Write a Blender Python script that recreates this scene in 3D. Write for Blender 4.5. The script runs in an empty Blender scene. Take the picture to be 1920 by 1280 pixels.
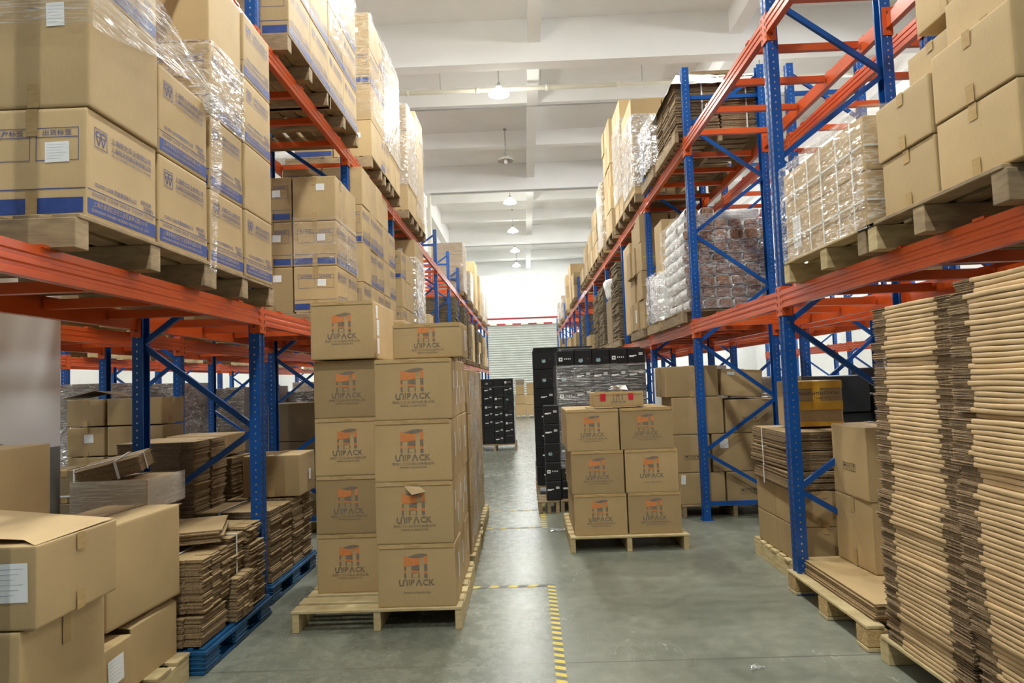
import bpy, math, random
import numpy as np
from mathutils import Matrix, Vector

R = random.Random(7)
SC = bpy.context.scene
COL = SC.collection

# ------------------------------------------------------------------ camera
def camera():
    f = 1280.0
    d = np.array([985 - 960, -(714 - 640), f]); d /= np.linalg.norm(d)
    u = np.array([-.036, 1, 0.]); u -= d * (u @ d); u /= np.linalg.norm(u)
    x = np.cross(u, d)
    if x[0] < 0: x = -x
    m = np.stack([x, d, u], 1)
    cam = bpy.data.cameras.new('camera'); cam.lens = 24.0; cam.sensor_width = 36.0; cam.clip_end = 200
    o = bpy.data.objects.new('camera', cam); COL.objects.link(o)
    rot = Matrix([[m[0][i], m[1][i], -m[2][i]] for i in range(3)])
    o.matrix_world = Matrix.Translation((0, 0, 1.55)) @ rot.to_4x4()
    SC.camera = o
camera()

# ------------------------------------------------------------------ world, exposure
w = bpy.data.worlds.new('world'); SC.world = w; w.use_nodes = True
w.node_tree.nodes['Background'].inputs[0].default_value = (.93, .97, 1, 1)
w.node_tree.nodes['Background'].inputs[1].default_value = .08
SC.view_settings.view_transform = 'Standard'; SC.view_settings.look = 'None'
SC.view_settings.gamma = 1; SC.view_settings.use_curve_mapping = False
SC.view_settings.exposure = 0.27
SC.cycles.transparent_max_bounces = 16
SC.cycles.max_bounces = 7
SC.cycles.diffuse_bounces = 4
SC.cycles.sample_clamp_indirect = 6

LAMPW = 225.0        # watts of each hanging lamp
LAMP_Y = [-3.7, .95, 5.6, 10.25, 14.9, 19.5, 24.2, 28.9, 33.4, 37.7]

# ------------------------------------------------------------------ materials
MATS = {}
def newmat(name):
    m = bpy.data.materials.new(name); m.use_nodes = True
    nt = m.node_tree; p = nt.nodes['Principled BSDF']
    MATS[name] = m
    return m, nt, p
def srgb(r, g, b):
    f = lambda c: (c / 255 / 12.92) if c / 255 <= .04045 else ((c / 255 + .055) / 1.055) ** 2.4
    return (f(r), f(g), f(b), 1)
def node(nt, t, **kw):
    n = nt.nodes.new(t)
    for k, v in kw.items():
        if hasattr(n, k): setattr(n, k, v)
    return n
def noise(nt, scale, detail=3, vec=None, rough=.5):
    n = node(nt, 'ShaderNodeTexNoise'); n.inputs['Scale'].default_value = scale
    n.inputs['Detail'].default_value = detail; n.inputs['Roughness'].default_value = rough
    if vec is not None: nt.links.new(vec, n.inputs['Vector'])
    return n
def mapping(nt, scale, coord='Object', rot=(0, 0, 0)):
    tc = node(nt, 'ShaderNodeTexCoord'); mp = node(nt, 'ShaderNodeMapping')
    mp.inputs['Scale'].default_value = scale; mp.inputs['Rotation'].default_value = rot
    nt.links.new(tc.outputs[coord], mp.inputs[0]); return mp.outputs[0]
def ramp(nt, fac, stops):
    r = node(nt, 'ShaderNodeValToRGB'); e = r.color_ramp.elements
    e[0].position, e[0].color = stops[0]; e[1].position, e[1].color = stops[-1]
    for p, c in stops[1:-1]:
        n = e.new(p); n.color = c
    nt.links.new(fac, r.inputs[0]); return r.outputs[0]
def bump(nt, p, h, strength, dist=.01):
    b = node(nt, 'ShaderNodeBump'); b.inputs['Strength'].default_value = strength; b.inputs['Distance'].default_value = dist
    nt.links.new(h, b.inputs['Height']); nt.links.new(b.outputs[0], p.inputs['Normal'])
def math_(nt, op, a, b=None, c=None):
    n = node(nt, 'ShaderNodeMath', operation=op)
    for i, v in enumerate((a, b, c)):
        if v is None: continue
        if isinstance(v, (int, float)): n.inputs[i].default_value = v
        else: nt.links.new(v, n.inputs[i])
    return n.outputs[0]
def two_tone(name, c1, c2, scale=6, rough=.6, vary=.12, bumps=0, mscale=(1, 1, 1), spec=.5, metal=0):
    m, nt, p = newmat(name)
    v = mapping(nt, mscale)
    n = noise(nt, scale, 4, v)
    col = ramp(nt, n.outputs[0], [(.3, c1), (.7, c2)])
    if vary:
        oi = node(nt, 'ShaderNodeObjectInfo')
        hs = node(nt, 'ShaderNodeHueSaturation')
        nt.links.new(math_(nt, 'MULTIPLY_ADD', oi.outputs['Random'], vary, 1 - vary / 2), hs.inputs['Value'])
        nt.links.new(col, hs.inputs['Color']); col = hs.outputs[0]
    nt.links.new(col, p.inputs['Base Color'])
    p.inputs['Roughness'].default_value = rough; p.inputs['Metallic'].default_value = metal
    p.inputs['Specular IOR Level'].default_value = spec
    if bumps: bump(nt, p, n.outputs[0], bumps)
    return m
def kraft(name, c, rough=.62, vary=.16):
    m, nt, p = newmat(name)
    n = noise(nt, 2.2, 3, mapping(nt, (1, 1, 1)))
    n2 = noise(nt, 1.0, 2, mapping(nt, (220, 220, 30)))
    d = tuple(x * .80 for x in c[:3]) + (1,)
    col = ramp(nt, n.outputs[0], [(.25, d), (.75, c)])
    mx = node(nt, 'ShaderNodeMix', data_type='RGBA', blend_type='MULTIPLY'); mx.inputs[0].default_value = 1
    f = ramp(nt, n2.outputs[0], [(.3, (.97, .97, .97, 1)), (.7, (1.03, 1.03, 1.03, 1))])
    nt.links.new(col, mx.inputs[6]); nt.links.new(f, mx.inputs[7])
    oi = node(nt, 'ShaderNodeObjectInfo'); hs = node(nt, 'ShaderNodeHueSaturation')
    nt.links.new(math_(nt, 'MULTIPLY_ADD', oi.outputs['Random'], vary, 1 - vary / 2), hs.inputs['Value'])
    nt.links.new(mx.outputs[2], hs.inputs['Color']); nt.links.new(hs.outputs[0], p.inputs['Base Color'])
    p.inputs['Roughness'].default_value = rough; p.inputs['Specular IOR Level'].default_value = .35
    bump(nt, p, n2.outputs[0], .05, .002)
    return m
K = kraft('kraft', srgb(189, 162, 117))
KD = kraft('kraft_dull', srgb(170, 145, 104), .7)
KY = kraft('kraft_pale', srgb(204, 176, 130))
KG = kraft('kraft_grey', srgb(140, 122, 94), .8)
two_tone('board_edge', srgb(104, 86, 64), srgb(162, 136, 102), 180, .9, .25, .4, (1, 1, .2))  # cut edges, darkened further in place of shade on the left bundles
two_tone('board_fold', srgb(184, 154, 112), srgb(202, 172, 128), 5, .55, .14)
two_tone('stack_grey', srgb(92, 82, 62), srgb(128, 112, 84), 60, .9, .2, .4, (1, 1, 4))
two_tone('blue_ink', srgb(38, 62, 128), srgb(50, 76, 142), 30, .5, .05)
two_tone('grey_ink', srgb(118, 106, 92), srgb(132, 120, 104), 60, .6, 0)
two_tone('orange_ink', srgb(206, 124, 66), srgb(214, 136, 78), 60, .6, 0)
two_tone('black_ink', srgb(48, 42, 36), srgb(66, 58, 50), 40, .6, 0)
two_tone('white_paper', srgb(226, 228, 228), srgb(240, 241, 240), 8, .55, .05)
two_tone('label_ink', srgb(150, 154, 160), srgb(178, 180, 184), 8, .6, 0)
two_tone('strap_plastic', srgb(215, 218, 215), srgb(232, 234, 230), 8, .35, 0)
two_tone('strap_yellow', srgb(190, 180, 50), srgb(205, 196, 70), 8, .35, 0)
two_tone('strap_teal', srgb(88, 128, 130), srgb(110, 150, 150), 8, .4, 0)
two_tone('tape_brown', srgb(168, 140, 94), srgb(184, 156, 110), 20, .2, .1, .1, (1, 1, 3))
two_tone('tape_yellow', srgb(196, 146, 40), srgb(214, 168, 60), 14, .2, .05, .1)
two_tone('tape_red', srgb(190, 30, 44), srgb(206, 48, 62), 10, .3, 0)
two_tone('wood_pale', srgb(172, 152, 108), srgb(202, 184, 140), 3, .75, .2, .1, (3, 3, 12))
two_tone('wood_grey', srgb(122, 104, 78), srgb(160, 138, 104), 3, .8, .35, .1, (3, 3, 12))
two_tone('chipboard', srgb(150, 122, 78), srgb(200, 172, 118), 90, .9, .1, .5)
two_tone('pallet_blue', srgb(10, 68, 112), srgb(18, 84, 130), 6, .45, .06)
two_tone('plaster', srgb(243, 243, 240), srgb(248, 248, 246), 1.5, .85, 0)
two_tone('wall_lower_grey', srgb(120, 124, 120), srgb(142, 145, 140), 3, .7, 0)
two_tone('beam_orange', srgb(190, 74, 24), srgb(202, 86, 32), 3, .28, .06, .03)
two_tone('carton_black', srgb(22, 22, 24), srgb(32, 32, 35), 5, .35, .2)
two_tone('copper_ink', srgb(150, 96, 74), srgb(176, 116, 90), 20, .5, 0)
two_tone('pale_blue_ink', srgb(120, 150, 160), srgb(170, 195, 200), 14, .4, 0)
two_tone('roller_metal', srgb(176, 180, 172), srgb(192, 196, 188), 2, .5, 0)
two_tone('red_paint', srgb(150, 30, 42), srgb(165, 40, 52), 4, .4, 0)
two_tone('pipe_cream', srgb(226, 222, 204), srgb(234, 230, 214), 3, .4, 0)
two_tone('cable_grey', srgb(150, 152, 150), srgb(170, 170, 168), 3, .5, 0)
two_tone('bolt_metal', srgb(190, 192, 195), srgb(210, 212, 215), 8, .25, 0, 0, (1, 1, 1), .5, .9)
two_tone('brown_wrap_load', srgb(78, 64, 52), srgb(104, 88, 72), 4, .5, .2)
two_tone('paper_stack_end', srgb(112, 72, 50), srgb(176, 140, 116), 34, .8, .35, .3, (1, 1, 3))
two_tone('white_wrap', srgb(214, 214, 212), srgb(232, 232, 230), 10, .35, .08, .5)
two_tone('white_cloth', srgb(222, 220, 210), srgb(236, 234, 226), 6, .7, .05)
two_tone('tape_stripe_yellow', srgb(206, 184, 70), srgb(222, 200, 84), 20, .5, 0)
two_tone('tape_stripe_dark', srgb(84, 86, 84), srgb(104, 106, 102), 20, .5, 0)

def blue_steel():
    m, nt, p = newmat('upright_blue')
    n = noise(nt, 3, 3, mapping(nt, (1, 1, 1)))
    col = ramp(nt, n.outputs[0], [(.3, srgb(8, 64, 132)), (.7, srgb(16, 80, 154))])
    nt.links.new(col, p.inputs['Base Color']); p.inputs['Roughness'].default_value = .28
blue_steel()

def lamp_mat():
    m, nt, p = newmat('lamp_shade_lit')
    p.inputs['Base Color'].default_value = (.9, .9, .88, 1)
    p.inputs['Emission Color'].default_value = (1, .98, .93, 1); p.inputs['Emission Strength'].default_value = 4
    m, nt, p = newmat('lamp_shade_dark'); p.inputs['Base Color'].default_value = (.62, .6, .55, 1)
    m, nt, p = newmat('window_glow')
    p.inputs['Base Color'].default_value = (.8, .8, .8, 1)
    p.inputs['Emission Color'].default_value = (.95, .98, 1, 1); p.inputs['Emission Strength'].default_value = 5
    m, nt, p = newmat('added_window_glow'); p.inputs['Base Color'].default_value = (.8, .8, .8, 1)
    p.inputs['Emission Color'].default_value = (.98, .99, 1, 1); p.inputs['Emission Strength'].default_value = 22  # glow of the added side windows, fill for the ceiling
lamp_mat()

def floor_mat():
    m, nt, p = newmat('concrete')
    v = mapping(nt, (1, 1, 1))
    n = noise(nt, .8, 6, v, .6); n2 = noise(nt, 9, 5, v, .7)
    mx = math_(nt, 'ADD', math_(nt, 'MULTIPLY', n.outputs[0], .6), math_(nt, 'MULTIPLY', n2.outputs[0], .4))
    col = ramp(nt, mx, [(.34, srgb(96, 100, 88)), (.5, srgb(120, 123, 110)), (.66, srgb(142, 144, 130))])
    # scratches
    v2 = mapping(nt, (3, 1.1, 1), rot=(0, 0, .5)); n3 = noise(nt, 3.0, 2, v2); 
    s = ramp(nt, math_(nt, 'ABSOLUTE', math_(nt, 'SUBTRACT', n3.outputs[0], .5)), [(0, (1, 1, 1, 1)), (.004, (0, 0, 0, 1))])
    n4 = noise(nt, 1.4, 2, v)
    s = math_(nt, 'MULTIPLY', s, ramp(nt, n4.outputs[0], [(.5, (0, 0, 0, 1)), (.62, (.55, .55, .55, 1))]))
    m1 = node(nt, 'ShaderNodeMix', data_type='RGBA'); nt.links.new(s, m1.inputs[0])
    nt.links.new(col, m1.inputs[6]); m1.inputs[7].default_value = srgb(196, 196, 188)
    # expansion joints across the aisle
    tc = node(nt, 'ShaderNodeTexCoord'); sx = node(nt, 'ShaderNodeSeparateXYZ'); nt.links.new(tc.outputs['Object'], sx.inputs[0])
    y = math_(nt, 'ADD', sx.outputs[1], math_(nt, 'MULTIPLY', n2.outputs[0], .012))
    ly = math_(nt, 'LESS_THAN', math_(nt, 'ABSOLUTE', math_(nt, 'SUBTRACT', math_(nt, 'FLOORED_MODULO', math_(nt, 'ADD', y, 1.13), 5.0), 4.98)), .006)
    m2 = node(nt, 'ShaderNodeMix', data_type='RGBA'); nt.links.new(math_(nt, 'MULTIPLY', ly, .75), m2.inputs[0])
    nt.links.new(m1.outputs[2], m2.inputs[6]); m2.inputs[7].default_value = srgb(86, 84, 74)
    nt.links.new(m2.outputs[2], p.inputs['Base Color'])
    # polished walkway strip between the racks is smoother than the rest
    inw = math_(nt, 'MULTIPLY', math_(nt, 'LESS_THAN', sx.outputs[0], .11), math_(nt, 'GREATER_THAN', sx.outputs[0], -1.75))
    rb = math_(nt, 'MULTIPLY_ADD', n2.outputs[0], .30, .24)
    nt.links.new(math_(nt, 'SUBTRACT', rb, math_(nt, 'MULTIPLY', inw, .12)), p.inputs['Roughness'])
    p.inputs['Specular IOR Level'].default_value = .5
    bump(nt, p, n2.outputs[0], .08, .01)
floor_mat()

def film_mat(name, dens, tint=(1, 1, 1, 1), mscale=(3, 3, 14), rot=(.12, .12, 0), glossy=.16, sheen=.10, base=.09):
    """clear plastic: mostly see-through, with thin bright creases and a broken gloss"""
    m, nt, p = newmat(name)
    nt.nodes.remove(p); out = nt.nodes['Material Output']
    v = mapping(nt, mscale, rot=rot); n = noise(nt, 1.0, 3, v, .55); n2 = noise(nt, 2.3, 2, v, .5)
    big = noise(nt, 1.3, 1, mapping(nt, (1, 1, 1)))
    def crease(x, wd): return ramp(nt, math_(nt, 'ABSOLUTE', math_(nt, 'SUBTRACT', x, .5)), [(0, (1, 1, 1, 1)), (wd, (0, 0, 0, 1))])
    c = math_(nt, 'MAXIMUM', crease(n.outputs[0], .022), math_(nt, 'MULTIPLY', crease(n2.outputs[0], .03), .7))  # white lines along the creases, painted in as highlights
    c = math_(nt, 'MULTIPLY', c, ramp(nt, big.outputs[0], [(.35, (.25, .25, .25, 1)), (.6, (1, 1, 1, 1))]))
    fac = math_(nt, 'MINIMUM', math_(nt, 'MULTIPLY_ADD', c, dens, dens * base), .95)
    tr = node(nt, 'ShaderNodeBsdfTransparent'); tr.inputs[0].default_value = (.98, .98, .98, 1)
    df = node(nt, 'ShaderNodeBsdfDiffuse'); df.inputs[0].default_value = tint
    gl = node(nt, 'ShaderNodeBsdfGlossy'); gl.inputs['Roughness'].default_value = glossy; gl.inputs[0].default_value = (1, 1, 1, 1)
    b = node(nt, 'ShaderNodeBump'); b.inputs['Strength'].default_value = .8; b.inputs['Distance'].default_value = .03
    nt.links.new(math_(nt, 'ADD', n.outputs[0], n2.outputs[0]), b.inputs['Height']); nt.links.new(b.outputs[0], gl.inputs['Normal'])
    m1 = node(nt, 'ShaderNodeMixShader'); nt.links.new(fac, m1.inputs[0])
    nt.links.new(tr.outputs[0], m1.inputs[1]); nt.links.new(df.outputs[0], m1.inputs[2])
    m2 = node(nt, 'ShaderNodeMixShader'); nt.links.new(math_(nt, 'MULTIPLY_ADD', c, .5 * dens, sheen), m2.inputs[0])
    nt.links.new(m1.outputs[0], m2.inputs[1]); nt.links.new(gl.outputs[0], m2.inputs[2])
    nt.links.new(m2.outputs[0], out.inputs[0])
film_mat('film_clear', .55)
film_mat('film_cloud', .9, (.95, .95, .95, 1), (2, 2, 30), (.1, .06, 0), sheen=.1, base=.4)
film_mat('film_thin', .3, sheen=.06)
film_mat('film_pull', .6, (.95, .95, .95, 1), (1.5, 2.2, 34), (.75, 0, 0), sheen=.08)
film_mat('film_white', 1.3, (.95, .95, .95, 1), (5, 5, 9), sheen=.2)
film_mat('film_streak', .6, (.95, .95, .95, 1), (1.5, 1.5, 34), (.22, .18, 0), sheen=.07, base=.04)

# ------------------------------------------------------------------ mesh helpers
class MB:
    def __init__(s): s.v = []; s.f = []; s.m = []; s.smooth = []
    def add(s, vs, fs, mi=0, sm=False):
        b = len(s.v); s.v += [tuple(map(float, q)) for q in vs]
        s.f += [tuple(b + i for i in q) for q in fs]; s.m += [mi] * len(fs); s.smooth += [sm] * len(fs)
        return s
    def box(s, c, d, mi=0, ch=0.0, rz=0.0, rot=None):
        hx, hy, hz = d[0] / 2, d[1] / 2, d[2] / 2
        vs = []; fs = []
        if ch <= 0:
            for sx in (-1, 1):
                for sy in (-1, 1):
                    for sz in (-1, 1): vs.append((sx * hx, sy * hy, sz * hz))
            fs = [(0, 1, 3, 2), (4, 6, 7, 5), (0, 4, 5, 1), (2, 3, 7, 6), (0, 2, 6, 4), (1, 5, 7, 3)]
        else:
            ch = min(ch, hx * .9, hy * .9, hz * .9); idx = {}
            for sx in (-1, 1):
                for sy in (-1, 1):
                    for sz in (-1, 1):
                        for a in range(3):
                            q = [sx * (hx - (0 if a == 0 else ch)), sy * (hy - (0 if a == 1 else ch)), sz * (hz - (0 if a == 2 else ch))]
                            idx[(sx, sy, sz, a)] = len(vs); vs.append(tuple(q))
            I = idx
            for a in range(3):
                for sg in (-1, 1):
                    o = [(-1, -1), (1, -1), (1, 1), (-1, 1)]
                    q = []
                    for (p_, r_) in o:
                        k = [0, 0, 0]; k[a] = sg; k[(a + 1) % 3] = p_; k[(a + 2) % 3] = r_
                        q.append(I[(k[0], k[1], k[2], a)])
                    fs.append(tuple(q if sg > 0 else q[::-1]))
            for a in range(3):
                b_, c_ = (a + 1) % 3, (a + 2) % 3
                for sb in (-1, 1):
                    for sc in (-1, 1):
                        def kk(sa, w_):
                            k = [0, 0, 0]; k[a] = sa; k[b_] = sb; k[c_] = sc
                            return I[(k[0], k[1], k[2], w_)]
                        q = (kk(-1, b_), kk(1, b_), kk(1, c_), kk(-1, c_))
                        fs.append(q if sb * sc > 0 else q[::-1])
            for sx in (-1, 1):
                for sy in (-1, 1):
                    for sz in (-1, 1):
                        q = (I[(sx, sy, sz, 0)], I[(sx, sy, sz, 1)], I[(sx, sy, sz, 2)])
                        fs.append(q if sx * sy * sz > 0 else q[::-1])
        m = Matrix.Rotation(rz, 4, 'Z') if rot is None else rot
        vs = [tuple((m @ Vector(q)) + Vector(c)) for q in vs]
        return s.add(vs, fs, mi)
    def bar(s, a, b, wd, th, mi=0, up=(0, 0, 1)):
        a = Vector(a); b = Vector(b); d = (b - a); L = d.length; d.normalize()
        u = Vector(up); sd = d.cross(u)
        if sd.length < 1e-4: sd = d.cross(Vector((1, 0, 0)))
        sd.normalize(); u2 = sd.cross(d)
        vs = []
        for t in (a, b):
            for (i, j) in ((-1, -1), (1, -1), (1, 1), (-1, 1)):
                vs.append(t + sd * (i * wd / 2) + u2 * (j * th / 2))
        return s.add(vs, [(3, 2, 1, 0), (4, 5, 6, 7), (0, 1, 5, 4), (1, 2, 6, 5), (2, 3, 7, 6), (3, 0, 4, 7)], mi)
    def prism(s, poly, z0, z1, mi=0, axis='z', sm=False):
        n = len(poly)
        def mp(p_, q_, z): return {'z': (p_, q_, z), 'y': (p_, z, q_), 'x': (z, p_, q_)}[axis]
        vs = [mp(p_, q_, z0) for p_, q_ in poly] + [mp(p_, q_, z1) for p_, q_ in poly]
        fs = [tuple(range(n))[::-1], tuple(range(n, 2 * n))] + [(i, (i + 1) % n, n + (i + 1) % n, n + i) for i in range(n)]
        return s.add(vs, fs, mi, sm)
    def cyl(s, a, b, r, n=12, mi=0, r2=None):
        a = Vector(a); b = Vector(b); d = (b - a).normalized(); x = d.orthogonal().normalized(); y = d.cross(x)
        r2 = r if r2 is None else r2; vs = []
        for t, rr in ((a, r), (b, r2)):
            for i in range(n):
                an = 2 * math.pi * i / n; vs.append(t + x * math.cos(an) * rr + y * math.sin(an) * rr)
        return s.add(vs, [tuple(range(n))[::-1], tuple(range(n, 2 * n))] + [(i, (i + 1) % n, n + (i + 1) % n, n + i) for i in range(n)], mi, n > 8)
    def quad(s, pts, mi=0): return s.add(pts, [tuple(range(len(pts)))], mi)
    def mesh(s, name, mats):
        me = bpy.data.meshes.new(name); me.from_pydata(s.v, [], s.f)
        for m in (mats if isinstance(mats, (list, tuple)) else [mats]): me.materials.append(MATS[m] if isinstance(m, str) else m)
        me.polygons.foreach_set('material_index', s.m); me.polygons.foreach_set('use_smooth', s.smooth)
        me.update(); return me
    def build(s, name, mats, parent=None): return link(name, s.mesh(name, mats), parent)
def link(name, me, parent=None, loc=None, rz=0):
    o = bpy.data.objects.new(name, me); COL.objects.link(o)
    if parent is not None: o.parent = parent
    if loc is not None: o.location = loc
    if rz: o.rotation_euler = (0, 0, rz)
    return o
def tag(o, label, cat, group=None):
    o['label'] = label; o['category'] = cat
    if group: o['group'] = group
    return o
def empty(name, loc, rz=0): return link(name, None, None, loc, rz)
def struct(o): o['kind'] = 'structure'; return o
def kids(o): return KIDS.get(o.name, [])
def dup(o, loc=None, rz=None, parent=None, data=None):
    c = o.copy(); COL.objects.link(c)
    if parent is not None: c.parent = parent
    if loc is not None: c.location = loc
    if rz is not None: c.rotation_euler = (0, 0, rz)
    for ch in o.children: dup(ch, parent=c)
    return c

BULGE = .0035
def face_bulge(d, seed, amp, a, sg, u, v_):
    """outward bow of a carton face at (u, v_) in -1..1"""
    rr = random.Random(seed * 31 + int(d[0] * 1000))
    amps = {(q, s_): rr.uniform(-.4, 1.0) * amp for q in range(3) for s_ in (-1, 1)}; ph = [rr.uniform(0, 6) for _ in range(6)]
    b_ = max(0, 1 - u * u) * max(0, 1 - v_ * v_)
    return amps[(a, sg)] * b_ + amp * .35 * b_ * math.sin(3 * u + ph[a]) * math.sin(4 * v_ + ph[a + 3])
_grid = {}
def grid_box(d, seed, amp=.006, r=.012, n=5):
    """a cardboard carton: rounded edges, faces slightly bowed and uneven"""
    key = (tuple(round(x, 3) for x in d), seed, amp)
    if key in _grid: return _grid[key]
    rr = random.Random(seed * 31 + int(d[0] * 1000))
    h = np.array(d) / 2; r = min(r, min(h) * .3)
    e = np.array([-1, -.985, -.93] + [-.93 + 1.86 * i / n for i in range(1, n)] + [.93, .985, 1]); vs = {}; V = []; F = []
    amps = {(a, s_): rr.uniform(-.4, 1.0) * amp for a in range(3) for s_ in (-1, 1)}
    ph = [rr.uniform(0, 6) for _ in range(6)]
    def vert(p):
        k = tuple(round(x, 4) for x in p)
        if k in vs: return vs[k]
        q = np.array(p) * h; inner = np.clip(q, -(h - r), h - r); dd = q - inner
        L = np.linalg.norm(dd)
        if L > 1e-9: q = inner + dd / L * r
        for a in range(3):
            if abs(abs(p[a]) - 1) < 1e-6:
                u, v_ = p[(a + 1) % 3], p[(a + 2) % 3]
                b_ = (1 - u * u) * (1 - v_ * v_)
                q[a] += math.copysign(1, p[a]) * (amps[(a, int(math.copysign(1, p[a])))] * b_ + amp * .35 * b_ * math.sin(3 * u + ph[a]) * math.sin(4 * v_ + ph[a + 3]))
        vs[k] = len(V); V.append(tuple(q)); return vs[k]
    m = len(e)
    for a in range(3):
        for s_ in (-1, 1):
            for i in range(m - 1):
                for j in range(m - 1):
                    q = []
                    for (x, y) in ((e[i], e[j]), (e[i + 1], e[j]), (e[i + 1], e[j + 1]), (e[i], e[j + 1])):
                        p = [0, 0, 0]; p[a] = s_; p[(a + 1) % 3] = x; p[(a + 2) % 3] = y; q.append(vert(p))
                    F.append(tuple(q if s_ > 0 else q[::-1]))
    _grid[key] = (V, F); return _grid[key]

# ------------------------------------------------------------------ text and print
_txt = {}
def txt(s, size):
    """flat lettering, centred: (verts2d, faces, width); a leading * asks for heavier strokes"""
    if s not in _txt:
        c = bpy.data.curves.new('lettering', 'FONT'); c.body = s.lstrip('*'); c.offset = .018 if s[0] == '*' else 0; c.resolution_u = 2; c.align_x = 'CENTER'; c.align_y = 'CENTER'
        o = bpy.data.objects.new('lettering', c); COL.objects.link(o)
        dg = bpy.context.evaluated_depsgraph_get(); me = bpy.data.meshes.new_from_object(o.evaluated_get(dg))
        v = [(p.co.x, p.co.y) for p in me.vertices]; f = [tuple(p.vertices) for p in me.polygons]
        bpy.data.objects.remove(o); bpy.data.curves.remove(c); bpy.data.meshes.remove(me)
        xs = [q[0] for q in v]; x0, x1 = min(xs), max(xs)
        v = [(q[0] - (x0 + x1) / 2, q[1]) for q in v]
        _txt[s] = (v, f, x1 - x0)
    v, f, wd = _txt[s]
    return [(a * size, b * size) for a, b in v], f, wd * size
class Print:
    """2D artwork on a face: u to the right, v up, in metres from the face centre"""
    def __init__(s): s.mb = MB()
    def text(s, t, u, v, size, mi=0, width=None):
        vs, fs, wd = txt(t, size)
        k = 1 if width is None else width / wd
        s.mb.add([(a * k + u, b + v, .0006) for a, b in vs], fs, mi); return s
    def poly(s, pts, mi=0, z=0): s.mb.add([(a, b, z) for a, b in pts], [tuple(range(len(pts)))], mi); return s
    def rect(s, u0, v0, u1, v1, mi=0, z=0):
        n = 1 if abs(u1 - u0) < .12 else 8; k = 1 if abs(v1 - v0) < .12 else 6
        V = [(u0 + (u1 - u0) * i / n, v0 + (v1 - v0) * j / k, z) for i in range(n + 1) for j in range(k + 1)]
        s.mb.add(V, [(i * (k + 1) + j, (i + 1) * (k + 1) + j, (i + 1) * (k + 1) + j + 1, i * (k + 1) + j + 1) for i in range(n) for j in range(k)], mi); return s
    def frame(s, u0, v0, u1, v1, t, mi=0):
        s.rect(u0, v0, u1, v0 + t, mi); s.rect(u0, v1 - t, u1, v1, mi); s.rect(u0, v0, u0 + t, v1, mi); s.rect(u1 - t, v0, u1, v1, mi); return s
    def line(s, a, b, t, mi=0):
        a = Vector(a); b = Vector(b); d = (b - a).normalized(); n = Vector((-d.y, d.x)) * t / 2
        return s.poly([a - n, b - n, b + n, a + n], mi)
FACE = {'front': (1, -1), 'back': (1, 1), 'right': (0, 1), 'left': (0, -1), 'top': (2, 1)}
def place_face(pr, face, d, off=.0015, seed=None):
    """put artwork on a face of a box with size d centred on the origin, following its bow"""
    hx, hy, hz = d[0] / 2, d[1] / 2, d[2] / 2; out = []; a, sg = FACE[face]; h = (hx, hy, hz)
    for (u, v, z) in pr.mb.v:
        e = off + z
        q = {'front': (u, 0, v), 'right': (0, u, v), 'left': (0, -u, v), 'back': (-u, 0, v), 'top': (u, v, 0)}[face]
        if seed is not None:
            n = [q[i] / h[i] for i in range(3)]; e += face_bulge(d, seed, BULGE, a, sg, n[(a + 1) % 3], n[(a + 2) % 3])
        q = list(q); q[a] = sg * (h[a] + e); out.append(tuple(q))
    m = MB(); m.v = out; m.f = list(pr.mb.f); m.m = list(pr.mb.m); m.smooth = list(pr.mb.smooth); return m

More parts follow.
